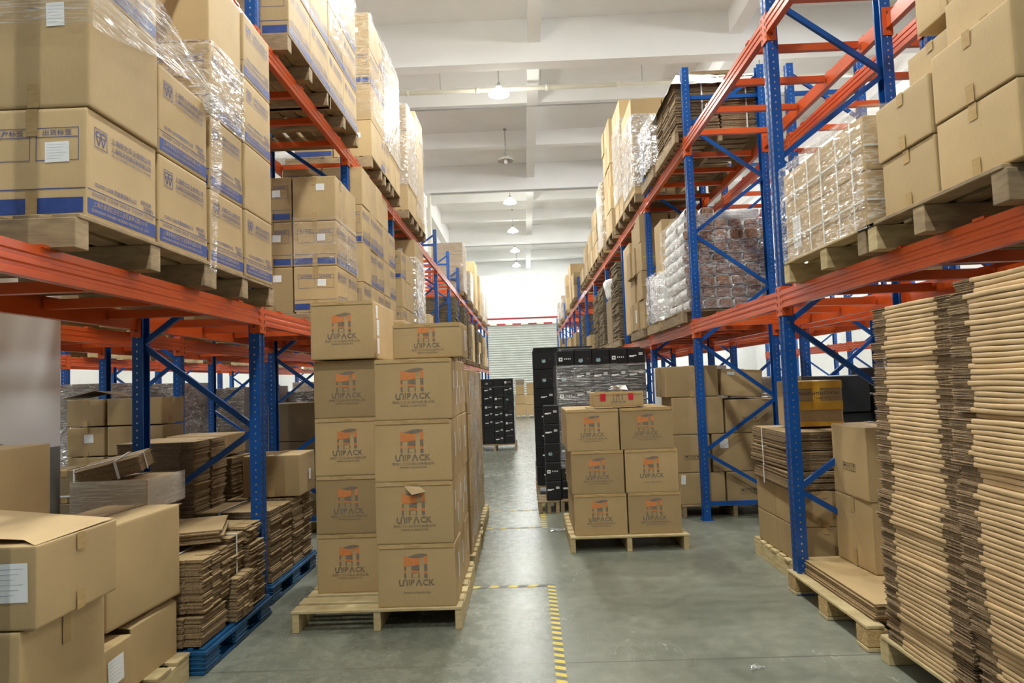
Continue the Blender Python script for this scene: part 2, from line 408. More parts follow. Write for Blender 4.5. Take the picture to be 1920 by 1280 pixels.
def art_unipack(w_, h_, damage=0):
    p = Print(); s = 1.33 * min(w_ / .5, .38 + h_ * 1.75)
    k = .112 * s; y0 = -.012 * h_ / .4           # logo square
    X = lambda u: (u - .5) * k * 1.0 - .005; Y = lambda v: y0 + v * k
    wave = lambda a, b, u: a + (b - a) * (.5 - .5 * math.cos(math.pi * u))
    def band(lo, hi, mi, u0=0., u1=1., z=0.0):
        n = 8; us = [u0 + (u1 - u0) * i / n for i in range(n + 1)]
        for i in range(n):
            a, b = us[i], us[i + 1]
            p.poly([(X(a), Y(lo(a))), (X(b), Y(lo(b))), (X(b), Y(hi(b))), (X(a), Y(hi(a)))], mi, z)
    top = lambda u: .90 + .02 * u + .10 * math.sin(math.pi * (u - .25) * 1.1) * (u > .25)
    l1 = lambda u: .92 - .10 * math.sin(math.pi * min(1, u * 1.0))
    l2 = lambda u: .47 + .10 * u; l3 = lambda u: .30 + .03 * math.cos(3 * u); l4 = lambda u: .20 - .04 * u
    cut = [(.09, .31, .50), (.36, .62, .22), (.66, .86, .83)]
    segs = [(0, .09), (.09, .31), (.31, .36), (.36, .62), (.62, .66), (.66, .86), (.86, 1.)]
    for (a, b) in segs:
        fl = 0.
        for (c0, c1, ch) in cut:
            if abs(a - c0) < .01: fl = ch
        cl = lambda f: (lambda u: max(f(u), fl))
        band(cl(lambda u: 0.0), cl(l4), 1, a, b); band(cl(l4), cl(l3), 0, a, b); band(cl(l3), cl(l2), 1, a, b)
        band(cl(l2), cl(l1), 0, a, b)
    band(l1, top, 1, .18, 1.)
    p.frame(X(.37), Y(0), X(.61), Y(.2), .0012, 1); p.line((X(.20), Y(0)), (X(.20), Y(.3)), .001, 1)
    p.line((X(.66), Y(.55)), (X(.86), Y(.55)), .001, 1); p.frame(X(.71), Y(.68), X(.81), Y(.78), .0012, 1)
    # wordmark: U and N run together, A without bar
    t = .0068 * s; b0 = y0 - .036 * s; ht = .027 * s; x = -.083 * s
    def st(a, b): p.line((x + a[0] * s, b0 + a[1] * s), (x + b[0] * s, b0 + b[1] * s), t, 1)
    st((0, .027), (0, .006)); st((0, .004), (.006, 0)); st((.004, .0), (.020, 0)); st((.018, 0), (.019, .02)); st((.019, .02), (.024, .027)); st((.022, .027), (.034, .027)); st((.036, .024), (.036, -.003))
    p.text('*IP', x + .058 * s, b0 + .0125 * s, .040 * s, 1); p.text('*CK', x + .140 * s, b0 + .0125 * s, .040 * s, 1)
    st((.080, -.003), (.0935, .028)); st((.0925, .028), (.106, -.003))
    if not damage:
        p.text('御田二工业(深圳)有限公司', 0, b0 - .017 * s, .0145 * s, 1, .205 * s)
    p.text('www.unipack.biz', 0, b0 - .032 * s, .0165 * s, 1, .13 * s)
    return p, ['orange_ink', 'grey_ink']
def art_blue_side(w_, h_):
    p = Print(); k = w_ / .52; hh = h_ / .45; W2 = w_ / 2 - .012; B = -h_ / 2
    p.rect(-w_ / 2 + .004, B + .02, w_ / 2 - .004, B + .083 * hh, 0)
    p.rect(-w_ / 2 + .004, B + .118 * hh, w_ / 2 - .004, B + .122 * hh, 0)
    p.text('上海市奉贤区庄行工业区南亭公路3151号', -.02 * k, B + .064 * hh, .026, 1, .40 * k)
    p.text('SHANGHAI WANBEI PACKING PRINTING CO .,LTD', -.02 * k, B + .037 * hh, .018, 1, .42 * k)
    p.text('化妆品包装  礼品包装  高档礼盒  化妆品材质  茶文方案', 0, B + .102 * hh, .017, 0, .46 * k)
    p.text('ISO9001:2008 质量管理体系认证', -.06 * k, B + .146 * hh, .024, 0, .30 * k)
    p.text('精良品质', .17 * k, B + .160 * hh, .022, 0); p.text('完善服务', .19 * k, B + .134 * hh, .022, 0)
    lx, ly, q = -.17 * k, B + .345 * hh, .042
    p.frame(lx - q, ly - q, lx + q, ly + q, .003, 0)
    for sg in (-1, 1):
        c = lx + sg * .0165
        p.line((c - .016, ly + .016), (c - .013, ly + .028), .005); p.line((c - .013, ly + .028), (c + .013, ly + .028), .005)
        p.line((c + .013, ly + .028), (c + .016, ly + .016), .005); p.line((c - .016, ly + .016), (c - .002 * sg, ly - .03), .005)
        p.line((c + .016, ly + .016), (c - .002 * sg, ly - .03), .005)
    p.line((lx - .03, ly + .008), (lx + .03, ly + .008), .004)
    p.text('上海皖北实业有限公司', .055 * k, B + .365 * hh, .032, 0, .31 * k)
    p.text('上海皖北包装印刷有限公司', .055 * k, B + .330 * hh, .028, 0, .31 * k)
    p.text('TEL: 021-57109480 57109495 FAX: 021-57109485', .055 * k, B + .305 * hh, .014, 0, .31 * k)
    return p, ['blue_ink', KY]
def art_blue_front(w_, h_):
    p = Print(); k = w_ / .45; B = -h_ / 2; hh = h_ / .45
    p.rect(-w_ / 2 + .004, B + .02, w_ / 2 - .014, B + .083 * hh, 0); p.rect(-w_ / 2 + .004, B + .118 * hh, w_ / 2 - .004, B + .122 * hh, 0)
    for c, t in ((-.095 * k, '生产标签'), (.105 * k, '出货标签')):
        p.frame(c - .088 * k, B + .235 * hh, c + .088 * k, B + .37 * hh, .0025, 0); p.rect(c - .088 * k, B + .33 * hh, c + .088 * k, B + .3325 * hh, 0)
        p.text(t, c, B + .348 * hh, .026, 0, .12 * k)
    return p, ['blue_ink']
def art_symbols(w_, h_):
    p = Print(); q = .026
    for i, c in enumerate((-.06, 0, .06)):
        p.frame(c - q, -q - .04, c + q, q - .04, .003, 0)
        y = -.04
        if i == 0:
            p.poly([(c - .017, y + .002), (c - .012, y + .012), (c, y + .017), (c + .012, y + .012), (c + .017, y + .002)], 0); p.line((c, y), (c, y - .016), .003)
        elif i == 1:
            for sg in (-1, 1):
                p.line((c + sg * .008, y - .016), (c + sg * .008, y + .008), .003); p.poly([(c + sg * .008 - .006, y + .006), (c + sg * .008 + .006, y + .006), (c + sg * .008, y + .018)], 0)
        else:
            p.poly([(c - .009, y + .017), (c + .009, y + .017), (c + .007, y + .004), (c, y), (c - .007, y + .004)], 0); p.line((c, y), (c, y - .014), .003); p.line((c - .007, y - .015), (c + .007, y - .015), .003)
    return p, ['black_ink']
def art_black_label(kind):
    p = Print()
    if kind == 0:
        p.rect(-.085, .035, -.03, .055, 0); p.rect(-.03, .045, .0, .058, 0); p.rect(.03, .058, .075, .085, 0)
        for i in range(9): p.rect(.034 + i * .0045, .064, .036 + i * .0045, .080, 1, .0005)
    elif kind == 1:
        p.rect(-.08, .01, -.035, .055, 0); p.rect(-.066, .024, -.049, .041, 1, .0005)
        for i in range(4): p.rect(-.015 + i * .022, .03, -.004 + i * .022, .045, 0)
    else:
        n = 14
        p.poly([(-.03 + .028 * math.cos(6.283 * i / n), .01 + .02 * math.sin(6.283 * i / n)) for i in range(n)], 2)
        p.poly([(-.055, .028), (-.048, .04), (-.035, .03)], 2); p.poly([(-.005, .028), (-.012, .04), (-.025, .03)], 2)
        p.text('Java', .06, .035, .016, 3)
    return p, ['white_paper', 'black_ink', 'pale_blue_ink', 'copper_ink']
def art_label(wd=.1, ht=.075):
    p = Print(); p.rect(-wd / 2, -ht / 2, wd / 2, ht / 2, 0)
    n = 6
    for i in range(n):
        y = ht / 2 - ht * (i + 1) / (n + 1.5); L = wd * (.42 - .12 * ((i * 7) % 3) / 2)
        p.rect(-wd * .42, y - ht * .018, -wd * .42 + L * 1.9, y - ht * .006, 1, .0006)
    return p, ['white_paper', 'label_ink']

# ------------------------------------------------------------------ cartons
_cm = {}
def carton_meshes(style, d, seed, sides, detail, mat):
    key = (style, d, seed, sides, detail, mat)
    if key in _cm: return _cm[key]
    out = []
    mb = MB()
    if detail >= 2:
        V, F = grid_box(d, seed, BULGE, .005, 4); mb.add(V, F, 0, True)
    else: mb.box((0, 0, 0), d, 0, .006)
    out.append(('body', mb.mesh('carton_body', mat)))
    if detail >= 1:
        sd = seed if detail >= 2 else None
        def art(a, face, nm):
            p, mats = a; out.append((nm, place_face(p, face, d, .0015, sd).mesh(nm, mats)))
        if style == 'unipack': art(art_unipack(d[0], d[2], 1 if seed == 3 else 0), 'front', 'printed_logo')
        if style == 'blue':
            art(art_blue_front(d[0], d[2]), 'front', 'printed_panel'); art(art_blue_side(d[1], d[2]), sides, 'printed_lettering')
        if style == 'symbols': art(art_symbols(d[0], d[2]), sides, 'printed_symbols')
        if style == 'symbols_front': art(art_symbols(d[0], d[2]), 'front', 'printed_symbols')
        if style.startswith('black'):
            a, mats = art_black_label({'black': 0, 'blackq': 1, 'blackp': 2}[style]); k = min(1, d[0] / .2)
            a.mb.v = [(x * k, (y - .03) * k, z) for x, y, z in a.mb.v]; art((a, mats), 'front', 'printed_label')
        if style in ('blue', 'unipack', 'plain', 'symbols', 'tape') and detail >= 2:
            hx, hy, hz = d[0] / 2, d[1] / 2, d[2] / 2; o = .0045; tw = .024; n = 6
            def strip(pts):
                t = MB(); V = []
                for (y, z) in pts: V += [(-tw, y, z), (tw, y, z)]
                t.add(V, [(2 * i + 1, 2 * i, 2 * i + 2, 2 * i + 3) for i in range(len(pts) - 1)]); out.append(('packing_tape', t.mesh('packing_tape', 'tape_brown')))
            z = hz * .62 if style != 'blue' else hz * .5
            zf = hz - .02 if style == 'unipack' else z
            strip([(-hy - o, zf), (-hy - o, hz - .004), (-hy + .004, hz + o)] + [(-hy + 2 * hy * i / n, hz + o) for i in range(1, n)] + [(hy - .004, hz + o), (hy + o, hz - .004), (hy + o, z)])
            if style in ('plain', 'tape', 'blue'): strip([(-hy - o, -hz), (-hy - o, -z)])
            if style == 'tape':
                sx = 1 if sides == 'right' else -1
                for (z0, z1) in ((hz * .55, hz), (-hz, -hz * .5)):
                    t = MB(); q = [(sx * (hx + o), -tw, z0), (sx * (hx + o), tw, z0), (sx * (hx + o), tw, z1), (sx * (hx + o), -tw, z1)]
                    t.quad(q if sx > 0 else q[::-1]); out.append(('packing_tape', t.mesh('packing_tape', 'tape_brown')))
            if style == 'unipack':
                t = MB(); t.quad([(-hx + .01, -hy - o, hz - .022), (hx - .01, -hy - o, hz - .022), (hx - .01, -hy - .001, hz + .004), (-hx + .01, -hy - .001, hz + .004)]); out.append(('packing_tape', t.mesh('packing_tape', 'tape_brown')))
    _cm[key] = out; return out
NCART = 0
def carton(c, d, style='plain', label='', rz=0., sides='right', detail=2, mat='kraft', group=None, name='cardboard_carton', seed=None, stickers=(), tilt=None, cat='cardboard box'):
    """c = centre of the base; d = size; stickers = [(face, u, v, w, h)]"""
    global NCART; NCART += 1
    d = tuple(round(x, 3) for x in d); sd = (NCART % 3) if seed is None else seed
    ms = carton_meshes(style, d, sd, sides, detail, mat)
    o = link(name, ms[0][1], None, (c[0], c[1], c[2] + d[2] / 2), rz)
    if tilt: o.rotation_euler = (tilt[0], tilt[1], rz)
    for nm, me in ms[1:]: link(nm, me, o)
    for (face, u, v, w_, h_) in stickers:
        p, mats = art_label(w_, h_)
        a = R.uniform(-.06, .06); p.mb.v = [(x * math.cos(a) - y * math.sin(a) + u, x * math.sin(a) + y * math.cos(a) + v, z) for x, y, z in p.mb.v]
        s_ = link('shipping_label', place_face(p, face, d, .0022, sd if detail >= 2 else None).mesh('shipping_label', mats), o)
        s_['label'] = 'white printed paper label'
    tag(o, label, cat, group); return o
ORD = ['bottom', 'second', 'third', 'fourth', 'fifth', 'sixth', 'seventh', 'eighth', 'ninth']
def load(x0, y0, z0, nx, ny, nz, d, desc, side, style='plain', detail=1, mat='kraft', gap=.008, group=None, styles=None, jit=.008, stick=None, look='brown', skip=(), cat='cardboard box', name='cardboard_carton', mats=None):
    """a block of cartons on a pallet; x0 = aisle-side face, cartons run away from the aisle; only cartons on the outside are built"""
    sgn = -1 if side == 'L' else 1; sides = 'right' if side == 'L' else 'left'
    for k in range(nz):
        for j in range(ny):
            for i in range(nx):
                if i > 0 and j > 0 and k < nz - 1: continue
                if (i, j, k) in skip: continue
                x = x0 + sgn * (d[0] / 2 + i * (d[0] + gap)) + R.uniform(-jit, jit) * .6; y = y0 + d[1] / 2 + j * (d[1] + gap) + R.uniform(-jit, jit) * .4
                st = styles[(i, j, k)] if styles and (i, j, k) in styles else style
                if isinstance(st, (list, tuple)): st = R.choice(st)
                lk = {'blue': 'blue-banded ' + look, 'unipack': 'logo-printed ' + look, 'symbols': look + ' symbol-marked'}.get(st, look)
                lab = f"{lk} carton, {ORD[k]} layer, {['near', 'second', 'third', 'far'][j]} {['aisle', 'inner', 'back'][i]} column, {desc}"
                sk = []
                if stick and i == 0 or (stick and j == 0 and stick == 'front'): sk = [('front', R.uniform(-.02, .08), R.uniform(0, .06), .085, .06)] if j == 0 else []
                carton((x, y, z0 + k * (d[2] + .002)), d, st, lab, R.uniform(-jit, jit), sides, detail, mats[(i + j + k) % len(mats)] if mats else mat, group, name, stickers=sk, cat=cat)

# ------------------------------------------------------------------ pallets
def wood_pallet(x0, y0, z0, wx, wy, label, along='x', mat='wood_pale', blocks=False, h=.14, group='wooden pallets', rz=0):
    """deck boards run along x when along='x' (bearers then run along y)"""
    r = empty('wooden_pallet', (x0 + wx / 2, y0 + wy / 2, z0), rz); tag(r, label, 'pallet', group)
    L, W_ = (wx, wy) if along == 'x' else (wy, wx)
    def bx(c, d, nm, m=mat):
        if along != 'x': c = (c[1], c[0], c[2]); d = (d[1], d[0], d[2])
        MB().box(c, d, 0, .003).build(nm, m, r)
    n = 7; bw = W_ / n * .74
    for i in range(n):
        y = -W_ / 2 + bw / 2 + i * (W_ - bw) / (n - 1)
        bx((R.uniform(-.008, .008), y, h - .0095), (L, bw, .019), 'deck_board')
    for c in (-1, 0, 1):
        if blocks:
            for e in (-1, 0, 1): bx((c * (L / 2 - .07), e * (W_ / 2 - .06), h / 2 + .002), (.13, .115, h - .05), 'block', 'chipboard')
            bx((c * (L / 2 - .07), 0, .0125), (.13, W_, .022), 'bottom_board')
        else: bx((c * (L / 2 - .025), 0, (h - .0195) / 2), (.085 if along != 'x' else .045, W_ - .01, h - .0195), 'bearer')
    return r
def blue_pallet(x0, y0, wx, wy, label):
    h = .15; r = empty('plastic_pallet', (x0 + wx / 2, y0 + wy / 2, 0)); tag(r, label, 'pallet', 'blue plastic pallets')
    t = MB()
    t.box((0, 0, h - .03), (wx, wy, .024), 0, .004)
    for i in range(14):
        t.box((-wx / 2 + .03 + i * (wx - .06) / 13, 0, h - .011), (.03, wy - .02, .014), 0, .002)
    t.build('deck', 'pallet_blue', r)
    for sx in (-1, 0, 1):
        for sy in (-1, 0, 1):
            f = MB(); cx, cy = sx * (wx / 2 - .09), sy * (wy / 2 - .10)
            f.box((cx, cy, h / 2 - .006), (.16, .19, h - .036), 0, .018)
            for q in (.04, .065, .09): f.box((cx, cy, q), (.168, .198, .006), 0, .002)
            f.build('foot', 'pallet_blue', r)
        b = MB().box((sx * (wx / 2 - .09), 0, .012), (.15, wy - .01, .022), 0, .004)
        for i in range(6): b.box((sx * (wx / 2 - .09), -wy / 2 + .1 + i * (wy - .2) / 5, .026), (.10, .02, .01), 0)
        b.build('runner', 'pallet_blue', r)
    return r

# ------------------------------------------------------------------ cardboard bundles
def bundle(x0, y0, z0, dx, dy, h, label, pitch=.011, straps=(), rz=0, mat='kraft_dull', edge='board_edge', flaps=3, jit=.008, strapmat='strap_plastic', name='cardboard_bundle', group='tied bundles of flattened cartons', tilt=None, aisle=1, slope=0):  # default duller kraft stands in for the dim light on the left bundles
    r = empty(name, (x0 + dx / 2, y0 + dy / 2, z0), rz); tag(r, label, 'cardboard bundle', group)
    if tilt: r.rotation_euler = (tilt[0], tilt[1], rz)
    m = MB(); n = max(2, int(h / pitch)); rr = random.Random(int(abs(x0 * 977 + y0 * 131 + z0 * 53) * 100))
    t = pitch * .80; jit = jit * .7
    fo = [rr.uniform(-.006, .006) for _ in range(12)]
    for i in range(n):
        z = pitch * (i + .5); ox, oy = rr.uniform(-jit, jit), rr.uniform(-jit, jit)
        if i % 9 == 8: ox += rr.uniform(-.007, .007)
        bd = .09 if flaps else 0
        sl = slope * i / n
        def plate(c, d):
            b = len(m.v); m.box(c, d, 0)
            # outer rims get the cut-edge look: side faces use slot 1
            for q in range(len(m.m) - 6, len(m.m)): m.m[q] = 1
            m.m[len(m.m) - 6 + 5] = 0; m.m[len(m.m) - 6 + 4] = 0
        plate((ox - aisle * bd / 2, oy + sl, z), (dx - bd, dy, t))
        for k in range(flaps):
            fw = dy / flaps; px = rr.uniform(-jit, jit) * 1.2 + fo[(k + 3 * (i // 8)) % 12]
            plate((ox + aisle * (dx / 2 - bd / 2) + px, oy + sl - dy / 2 + fw * (k + .5) + fo[(k + i // 11) % 12] * .4, z + rr.uniform(-.001, .001)), (bd + .01, fw * .9, t))
    m.build('cardboard_sheets', [mat, edge], r)
    for (ax, pos) in straps:
        s = MB(); H = pitch * n; e = .006; wd = .016
        if ax == 'x':   # loop in the xz plane at y = pos
            hx = dx / 2 + e + jit
            s.box((0, pos, H + e), (2 * hx, wd, .002)); s.box((hx, pos, H / 2), (.002, wd, H + 2 * e)); s.box((-hx, pos, H / 2), (.002, wd, H + 2 * e))
        else:
            hy = dy / 2 + e + jit
            s.box((pos, 0, H + e), (wd, 2 * hy, .002)); s.box((pos, -hy, H / 2), (wd, .002, H + 2 * e)); s.box((pos, hy, H / 2), (wd, .002, H + 2 * e))
        q = s.build('strap', strapmat, r)
    return r

# ------------------------------------------------------------------ film
def film(faces, label, matn='film_clear', name='stretch_wrap', amp=.012, cat='plastic wrap', res=.06, seed=1):
    """faces: list of (origin, u vector, v vector); crumpled sheet over each"""
    m = MB(); rr = random.Random(seed)
    for (o, u, v) in faces:
        o, u, v = Vector(o), Vector(u), Vector(v); nu = max(3, int(u.length / res)); nv = max(3, int(v.length / res)); n = u.cross(v).normalized()
        vs = []
        for i in range(nu + 1):
            for j in range(nv + 1):
                e = 0 if i in (0, nu) else 1
                vs.append(o + u * (i / nu) + v * (j / nv) + n * (rr.uniform(0, amp) * e + .004))
        m.add(vs, [(i * (nv + 1) + j, (i + 1) * (nv + 1) + j, (i + 1) * (nv + 1) + j + 1, i * (nv + 1) + j + 1) for i in range(nu) for j in range(nv)], 0, True)
    o = m.build(name, matn); tag(o, label, cat); return o
def wrap(x0, x1, y0, y1, z0, z1, label, side, matn='film_clear', amp=.012, seed=1, top=False):
    e = .012; xa = max(x0, x1) + e if side == 'L' else min(x0, x1) - e; xb = (min(x0, x1) if side == 'L' else max(x0, x1))
    H = Vector((0, 0, z1 - z0))
    if side == 'L': fs = [((xb, y0 - e, z0), (xa - xb, 0, 0), H), ((xa, y0 - e, z0), (0, y1 - y0 + e, 0), H)]
    else: fs = [((xa, y0 - e, z0), (xb - xa, 0, 0), H), ((xa, y1, z0), (0, y0 - y1 - e, 0), H)]
    if top: fs.append(((min(xa, xb), y0 - e, z1), (abs(xb - xa), 0, 0), (0, y1 - y0 + e, 0)))
    return film(fs, label, matn, amp=amp, seed=seed)

# ================================================================== SETTING
struct(MB().box((0, 16.5, -.05), (60, 53, .1)).build('floor', 'concrete'))
WY = 41.5
# far wall with the window hole
wf = MB()
for (xa, xb, za, zb) in ((-20, -1.58, 0, 9), (1.78, 20, 0, 9), (-1.58, 1.78, 0, 6.56), (-1.58, 1.78, 8.02, 9)):
    wf.box(((xa + xb) / 2, WY + .15, (za + zb) / 2), (xb - xa, .3, zb - za))
struct(wf.build('wall_far', 'plaster'))
struct(MB().box((-15.1, 17, 4.5), (.2, 50, 9)).build('wall_left', 'plaster')); struct(MB().box((14.1, 17, 4.5), (.2, 50, 9)).build('wall_right', 'plaster'))
wi = MB()
for i in range(5): wi.box((-1.56 + i * .83, WY + .1, 7.29), (.045, .06, 1.46))
wi.box((.1, WY + .1, 6.58), (3.36, .06, .045)); wi.box((.1, WY + .1, 8.0), (3.36, .06, .045)); wi.box((.1, WY + .1, 7.5), (3.36, .06, .03))
wi = struct(wi.build('window_1', 'white_paper')); MB().box((.1, WY + .16, 7.29), (3.36, .01, 1.46)).build('window_pane', 'window_glow', wi)
# roller door
dr = MB(); dr.box((0, WY - .02, 2.47), (4.9, .02, 4.94))
for i in range(35):
    z = i * .141; dr.prism([(WY - .032, z), (WY - .05, z + .02), (WY - .075, z + .07), (WY - .05, z + .12), (WY - .032, z + .136)], -2.45, 2.45, 0, 'x')
dr = struct(dr.build('door_1', 'roller_metal'))
tr = MB().box((0, WY - .1, 5.02), (5.2, .16, .1), 0)
for i in range(6): tr.box((-2.3 + i * .95, WY - .19, 5.02), (.52, .02, .085), 1)
struct(tr.build('trim_1', ['pipe_cream', 'red_paint']))
tag(MB().cyl((-6, WY - .046, 5.38), (6, WY - .046, 5.38), .046).build('fire_pipe', 'red_paint'), 'long red pipe running above the roller shutter on the far wall', 'pipe')
# strip windows added high in the side walls, glowing to brighten the ceiling
wn = 2
for sx in (-1, 1):
    for k in range(5):
        f = MB(); y = .4 + 9.2 * k; X = sx * (15.0 if sx < 0 else 14.0)
        for q in range(5): f.box((X - sx * .03, y + q * 1.5, 7.3), (.06, .06, 1.5))
        f.box((X - sx * .03, y + 3, 6.55), (.06, 6.06, .06)); f.box((X - sx * .03, y + 3, 8.05), (.06, 6.06, .06))
        f = struct(f.build(f'window_{wn}', 'white_paper')); MB().box((X - sx * .01, y + 3, 7.3), (.01, 6, 1.45)).build('window_pane', 'added_window_glow', f); wn += 1
# ceiling
struct(MB().box((0, 17.0, 9.0), (60, 54, .2)).build('ceiling', 'plaster'))
bn = 0
for k in range(-1, 4):
    y = 4.47 + 9.2 * k
    struct(MB().box((0, y, 8.45), (30, .34, .9)).build('trim_ceiling_beam', 'plaster'))
    for q in (3.07, 6.13):
        if y + q < WY: struct(MB().box((0, y + q, 8.675), (30, .25, .45)).build('trim_ceiling_joist', 'plaster'))
for x, dd in ((-7.8, .45), (-3.5, .9), (.42, .5), (4.5, .5), (8.6, .9), (12.6, .5)):
    struct(MB().box((x, 17, 8.9 - dd / 2), (.26, 49, dd)).build('trim_ceiling_girder', 'plaster'))
for x in (-3.5, 8.6):
    for k in range(-1, 4):
        y = 4.47 + 9.2 * k
        c = MB(); wx = .48; y0, y1 = y - .55, y + .15; x = math.copysign(3.42, x) if x < 0 else x
        c.box((x, (y0 + y1) / 2, .61), (wx, y1 - y0, 1.22), 1); c.box((x, (y0 + y1) / 2, 4.61), (wx, y1 - y0, 6.78), 0)
        if x > 0 and k in (0,): continue
        struct(c.build('wall_column', ['plaster', 'wall_lower_grey']))
# pipes under the ceiling
pp = empty('sprinkler_pipe', (0, 15.2, 8.2)); tag(pp, 'cream pipe hung on thin rods across the ceiling nearest the camera', 'pipe')
MB().cyl((-14, 0, 0), (13.5, 0, 0), .055, 12).build('pipe', 'pipe_cream', pp)
for i in range(9): MB().cyl((-8.6 + i * 2.3, 0, 0), (-8.6 + i * 2.3, 0, .7), .008, 6).build('hanger_rod', 'cable_grey', pp)
for i in range(12): MB().cyl((-8.9 + i * 1.6, 0, 0), (-8.82 + i * 1.6, 0, 0), .065, 12).build('coupling', 'pipe_cream', pp)
tag(MB().cyl((-6, 16.7, 8.40), (9, 16.7, 8.40), .018, 8).build('cable_conduit', 'cable_grey'), 'thin grey conduit under the ceiling joist behind the cream pipe', 'conduit')
tag(MB().cyl((-3, 22.8, 7.98), (6, 22.8, 7.98), .022, 8).build('cable_conduit', 'cable_grey'), 'grey conduit fixed under the second deep ceiling beam', 'conduit')
tag(MB().cyl((-3, 31.9, 7.981), (6, 31.9, 7.981), .02, 8).build('cable_conduit', 'cable_grey'), 'thin conduit under the third deep ceiling beam', 'conduit')
tag(MB().box((-3.05, 22.85, 5.5), (.12, .12, 4.9), 0, .02).build('cable_duct', 'pipe_cream'), 'vertical white duct beside the second wall column', 'duct')

# ------------------------------------------------------------------ lamps
def lamp(x, y, lit, label, power=1.0):
    r = empty('pendant_lamp', (x, y, 8.0)); tag(r, label, 'ceiling lamp', 'pendant lamps')
    top = .9
    MB().cyl((0, 0, .12), (0, 0, top), .012, 8).build('rod', 'cable_grey', r); MB().cyl((0, 0, top - .04), (0, 0, top), .05, 12).build('ceiling_rose', 'cable_grey', r)
    MB().cyl((0, 0, .10), (0, 0, .22), .045, 12, 0, .035).build('socket', 'cable_grey', r)
    prof = [(.045, .14), (.06, .10), (.12, .06), (.20, .0), (.235, -.05), (.235, -.056), (.195, -.004), (.115, .05), (.05, .085)]
    n = 24; vs = []; fs = []
    for i in range(n):
        a = 2 * math.pi * i / n
        for (q, z) in prof: vs.append((q * math.cos(a), q * math.sin(a), z))
    m = len(prof)
    for i in range(n):
        for j in range(m): fs.append((i * m + j, ((i + 1) % n) * m + j, ((i + 1) % n) * m + (j + 1) % m, i * m + (j + 1) % m))
    MB().add(vs, fs, 0, True).build('lamp_shade', 'lamp_shade_lit' if lit else 'lamp_shade_dark', r)
    b = MB().cyl((0, 0, -.12), (0, 0, .06), .05, 12, 0, .04); b.build('bulb', 'lamp_shade_lit' if lit else 'white_paper', r)
    if lit:
        for kind, e in (('SPOT', LAMPW), ('POINT', LAMPW * .2)):
            L = bpy.data.lights.new('lamp_light', kind); e = e * power; L.energy = e; L.shadow_soft_size = .16; L.color = (.985, 1, .94)
            if kind == 'SPOT': L.spot_size = math.radians(160); L.spot_blend = .6; L.energy = e * 2
            o = bpy.data.objects.new('lamp_light', L); COL.objects.link(o); o.location = (x, y, 7.7)
wd = ['', '', '', '', 'nearest lit pendant lamp in front of the cream ceiling pipe', 'unlit pendant lamp with grey shade, second along the middle aisle', 'glowing pendant lamp just past the second deep ceiling beam', 'glowing pendant lamp over the aisle, fourth from the camera', 'glowing pendant lamp over the aisle, fifth from the camera', 'farthest glowing pendant lamp above the end wall window']
for i, y in enumerate(LAMP_Y):
    lamp(-.36 + (i - 4) * .02, y, i != 5, wd[i] or f'pendant lamp over the aisle above the camera, number {i + 1} from the entrance', .4 if y > 33 else (.7 if y > 28 else (1.3 if y < 0 else (1.35 if y < 3 else 1))))
for i, y in enumerate((5.6, 14.9, 24.2, 33.4)):
    lamp(5.45, y, True, f"pendant lamp above the aisle behind the {['nearest', 'second', 'third', 'farthest'][i]} blue uprights, seen over orange beams")
    lamp(-5.6, y, True, f"pendant lamp above the side aisle hidden behind the {['nearest', 'second', 'third', 'farthest'][i]} cartons")

# ================================================================== RACKS
UPW, FD = .10, .90
def upright_mesh(sgn):
    m = MB(); a = .095 / 2; d = .075
    # omega profile: x from 0 (face) to d, y across; sgn = outward direction of the face
    pr = [(0, -a), (0, -.018), (.014, -.013), (.014, .013), (0, .018), (0, a), (d, a), (d, a - .012), (.006, a - .006), (.006, -a + .006), (d, -a + .012), (d, -a)]
    pr = [(-sgn * x, y) for x, y in pr]
    if sgn > 0: pr = pr[::-1]
    m.prism(pr, 0, 4.95, 0)
    # slots: two rows on the face, one row on each flank
    z = .1
    while z < 4.9:
        for yy in (-.032, .032):
            m.add([(sgn * .0012, yy - .006, z - .010), (sgn * .0012, yy + .006, z - .010), (sgn * .0012, yy + .008, z + .010), (sgn * .0012, yy - .008, z + .010)], [(0, 1, 2, 3)], 1)
        for s_ in (-1, 1):
            m.add([(-sgn * .035 - .005, s_ * (a + .0012), z - .006), (-sgn * .035 + .005, s_ * (a + .0012), z - .006), (-sgn * .035 + .005, s_ * (a + .0012), z + .006), (-sgn * .035 - .005, s_ * (a + .0012), z + .006)], [(0, 1, 2, 3)], 2 if s_ < 0 else 1)
        z += .05
    return m.mesh('upright', ['upright_blue', 'black_ink', 'bolt_metal'])
UPM = {1: upright_mesh(1), -1: upright_mesh(-1)}
def beam_mesh(L, sgn, lowpoly=False):
    """step beam along y, local origin at its top outer face; sgn = outward direction"""
    pr = [(0, 0), (0, -.032), (.006, -.038), (.006, -.052), (0, -.058), (0, -.075), (.006, -.081), (.006, -.095), (0, -.10), (0, -.125), (.045, -.125), (.045, -.03), (.03, -.03), (.03, 0)]
    pr = [(-sgn * x, z) for x, z in pr]
    m = MB(); vs = [(x, 0.05, z) for x, z in pr] + [(x, L - .05, z) for x, z in pr]; n = len(pr)
    m.add(vs, [tuple(range(n)), tuple(range(n, 2 * n))[::-1]] + [((i + 1) % n, i, n + i, n + (i + 1) % n) for i in range(n)])
    for q in (.35, .95, 1.55, 2.15): m.box((-sgn * .012, q, .004), (.035, .07, .012))
    return m.mesh('beam', 'beam_orange')
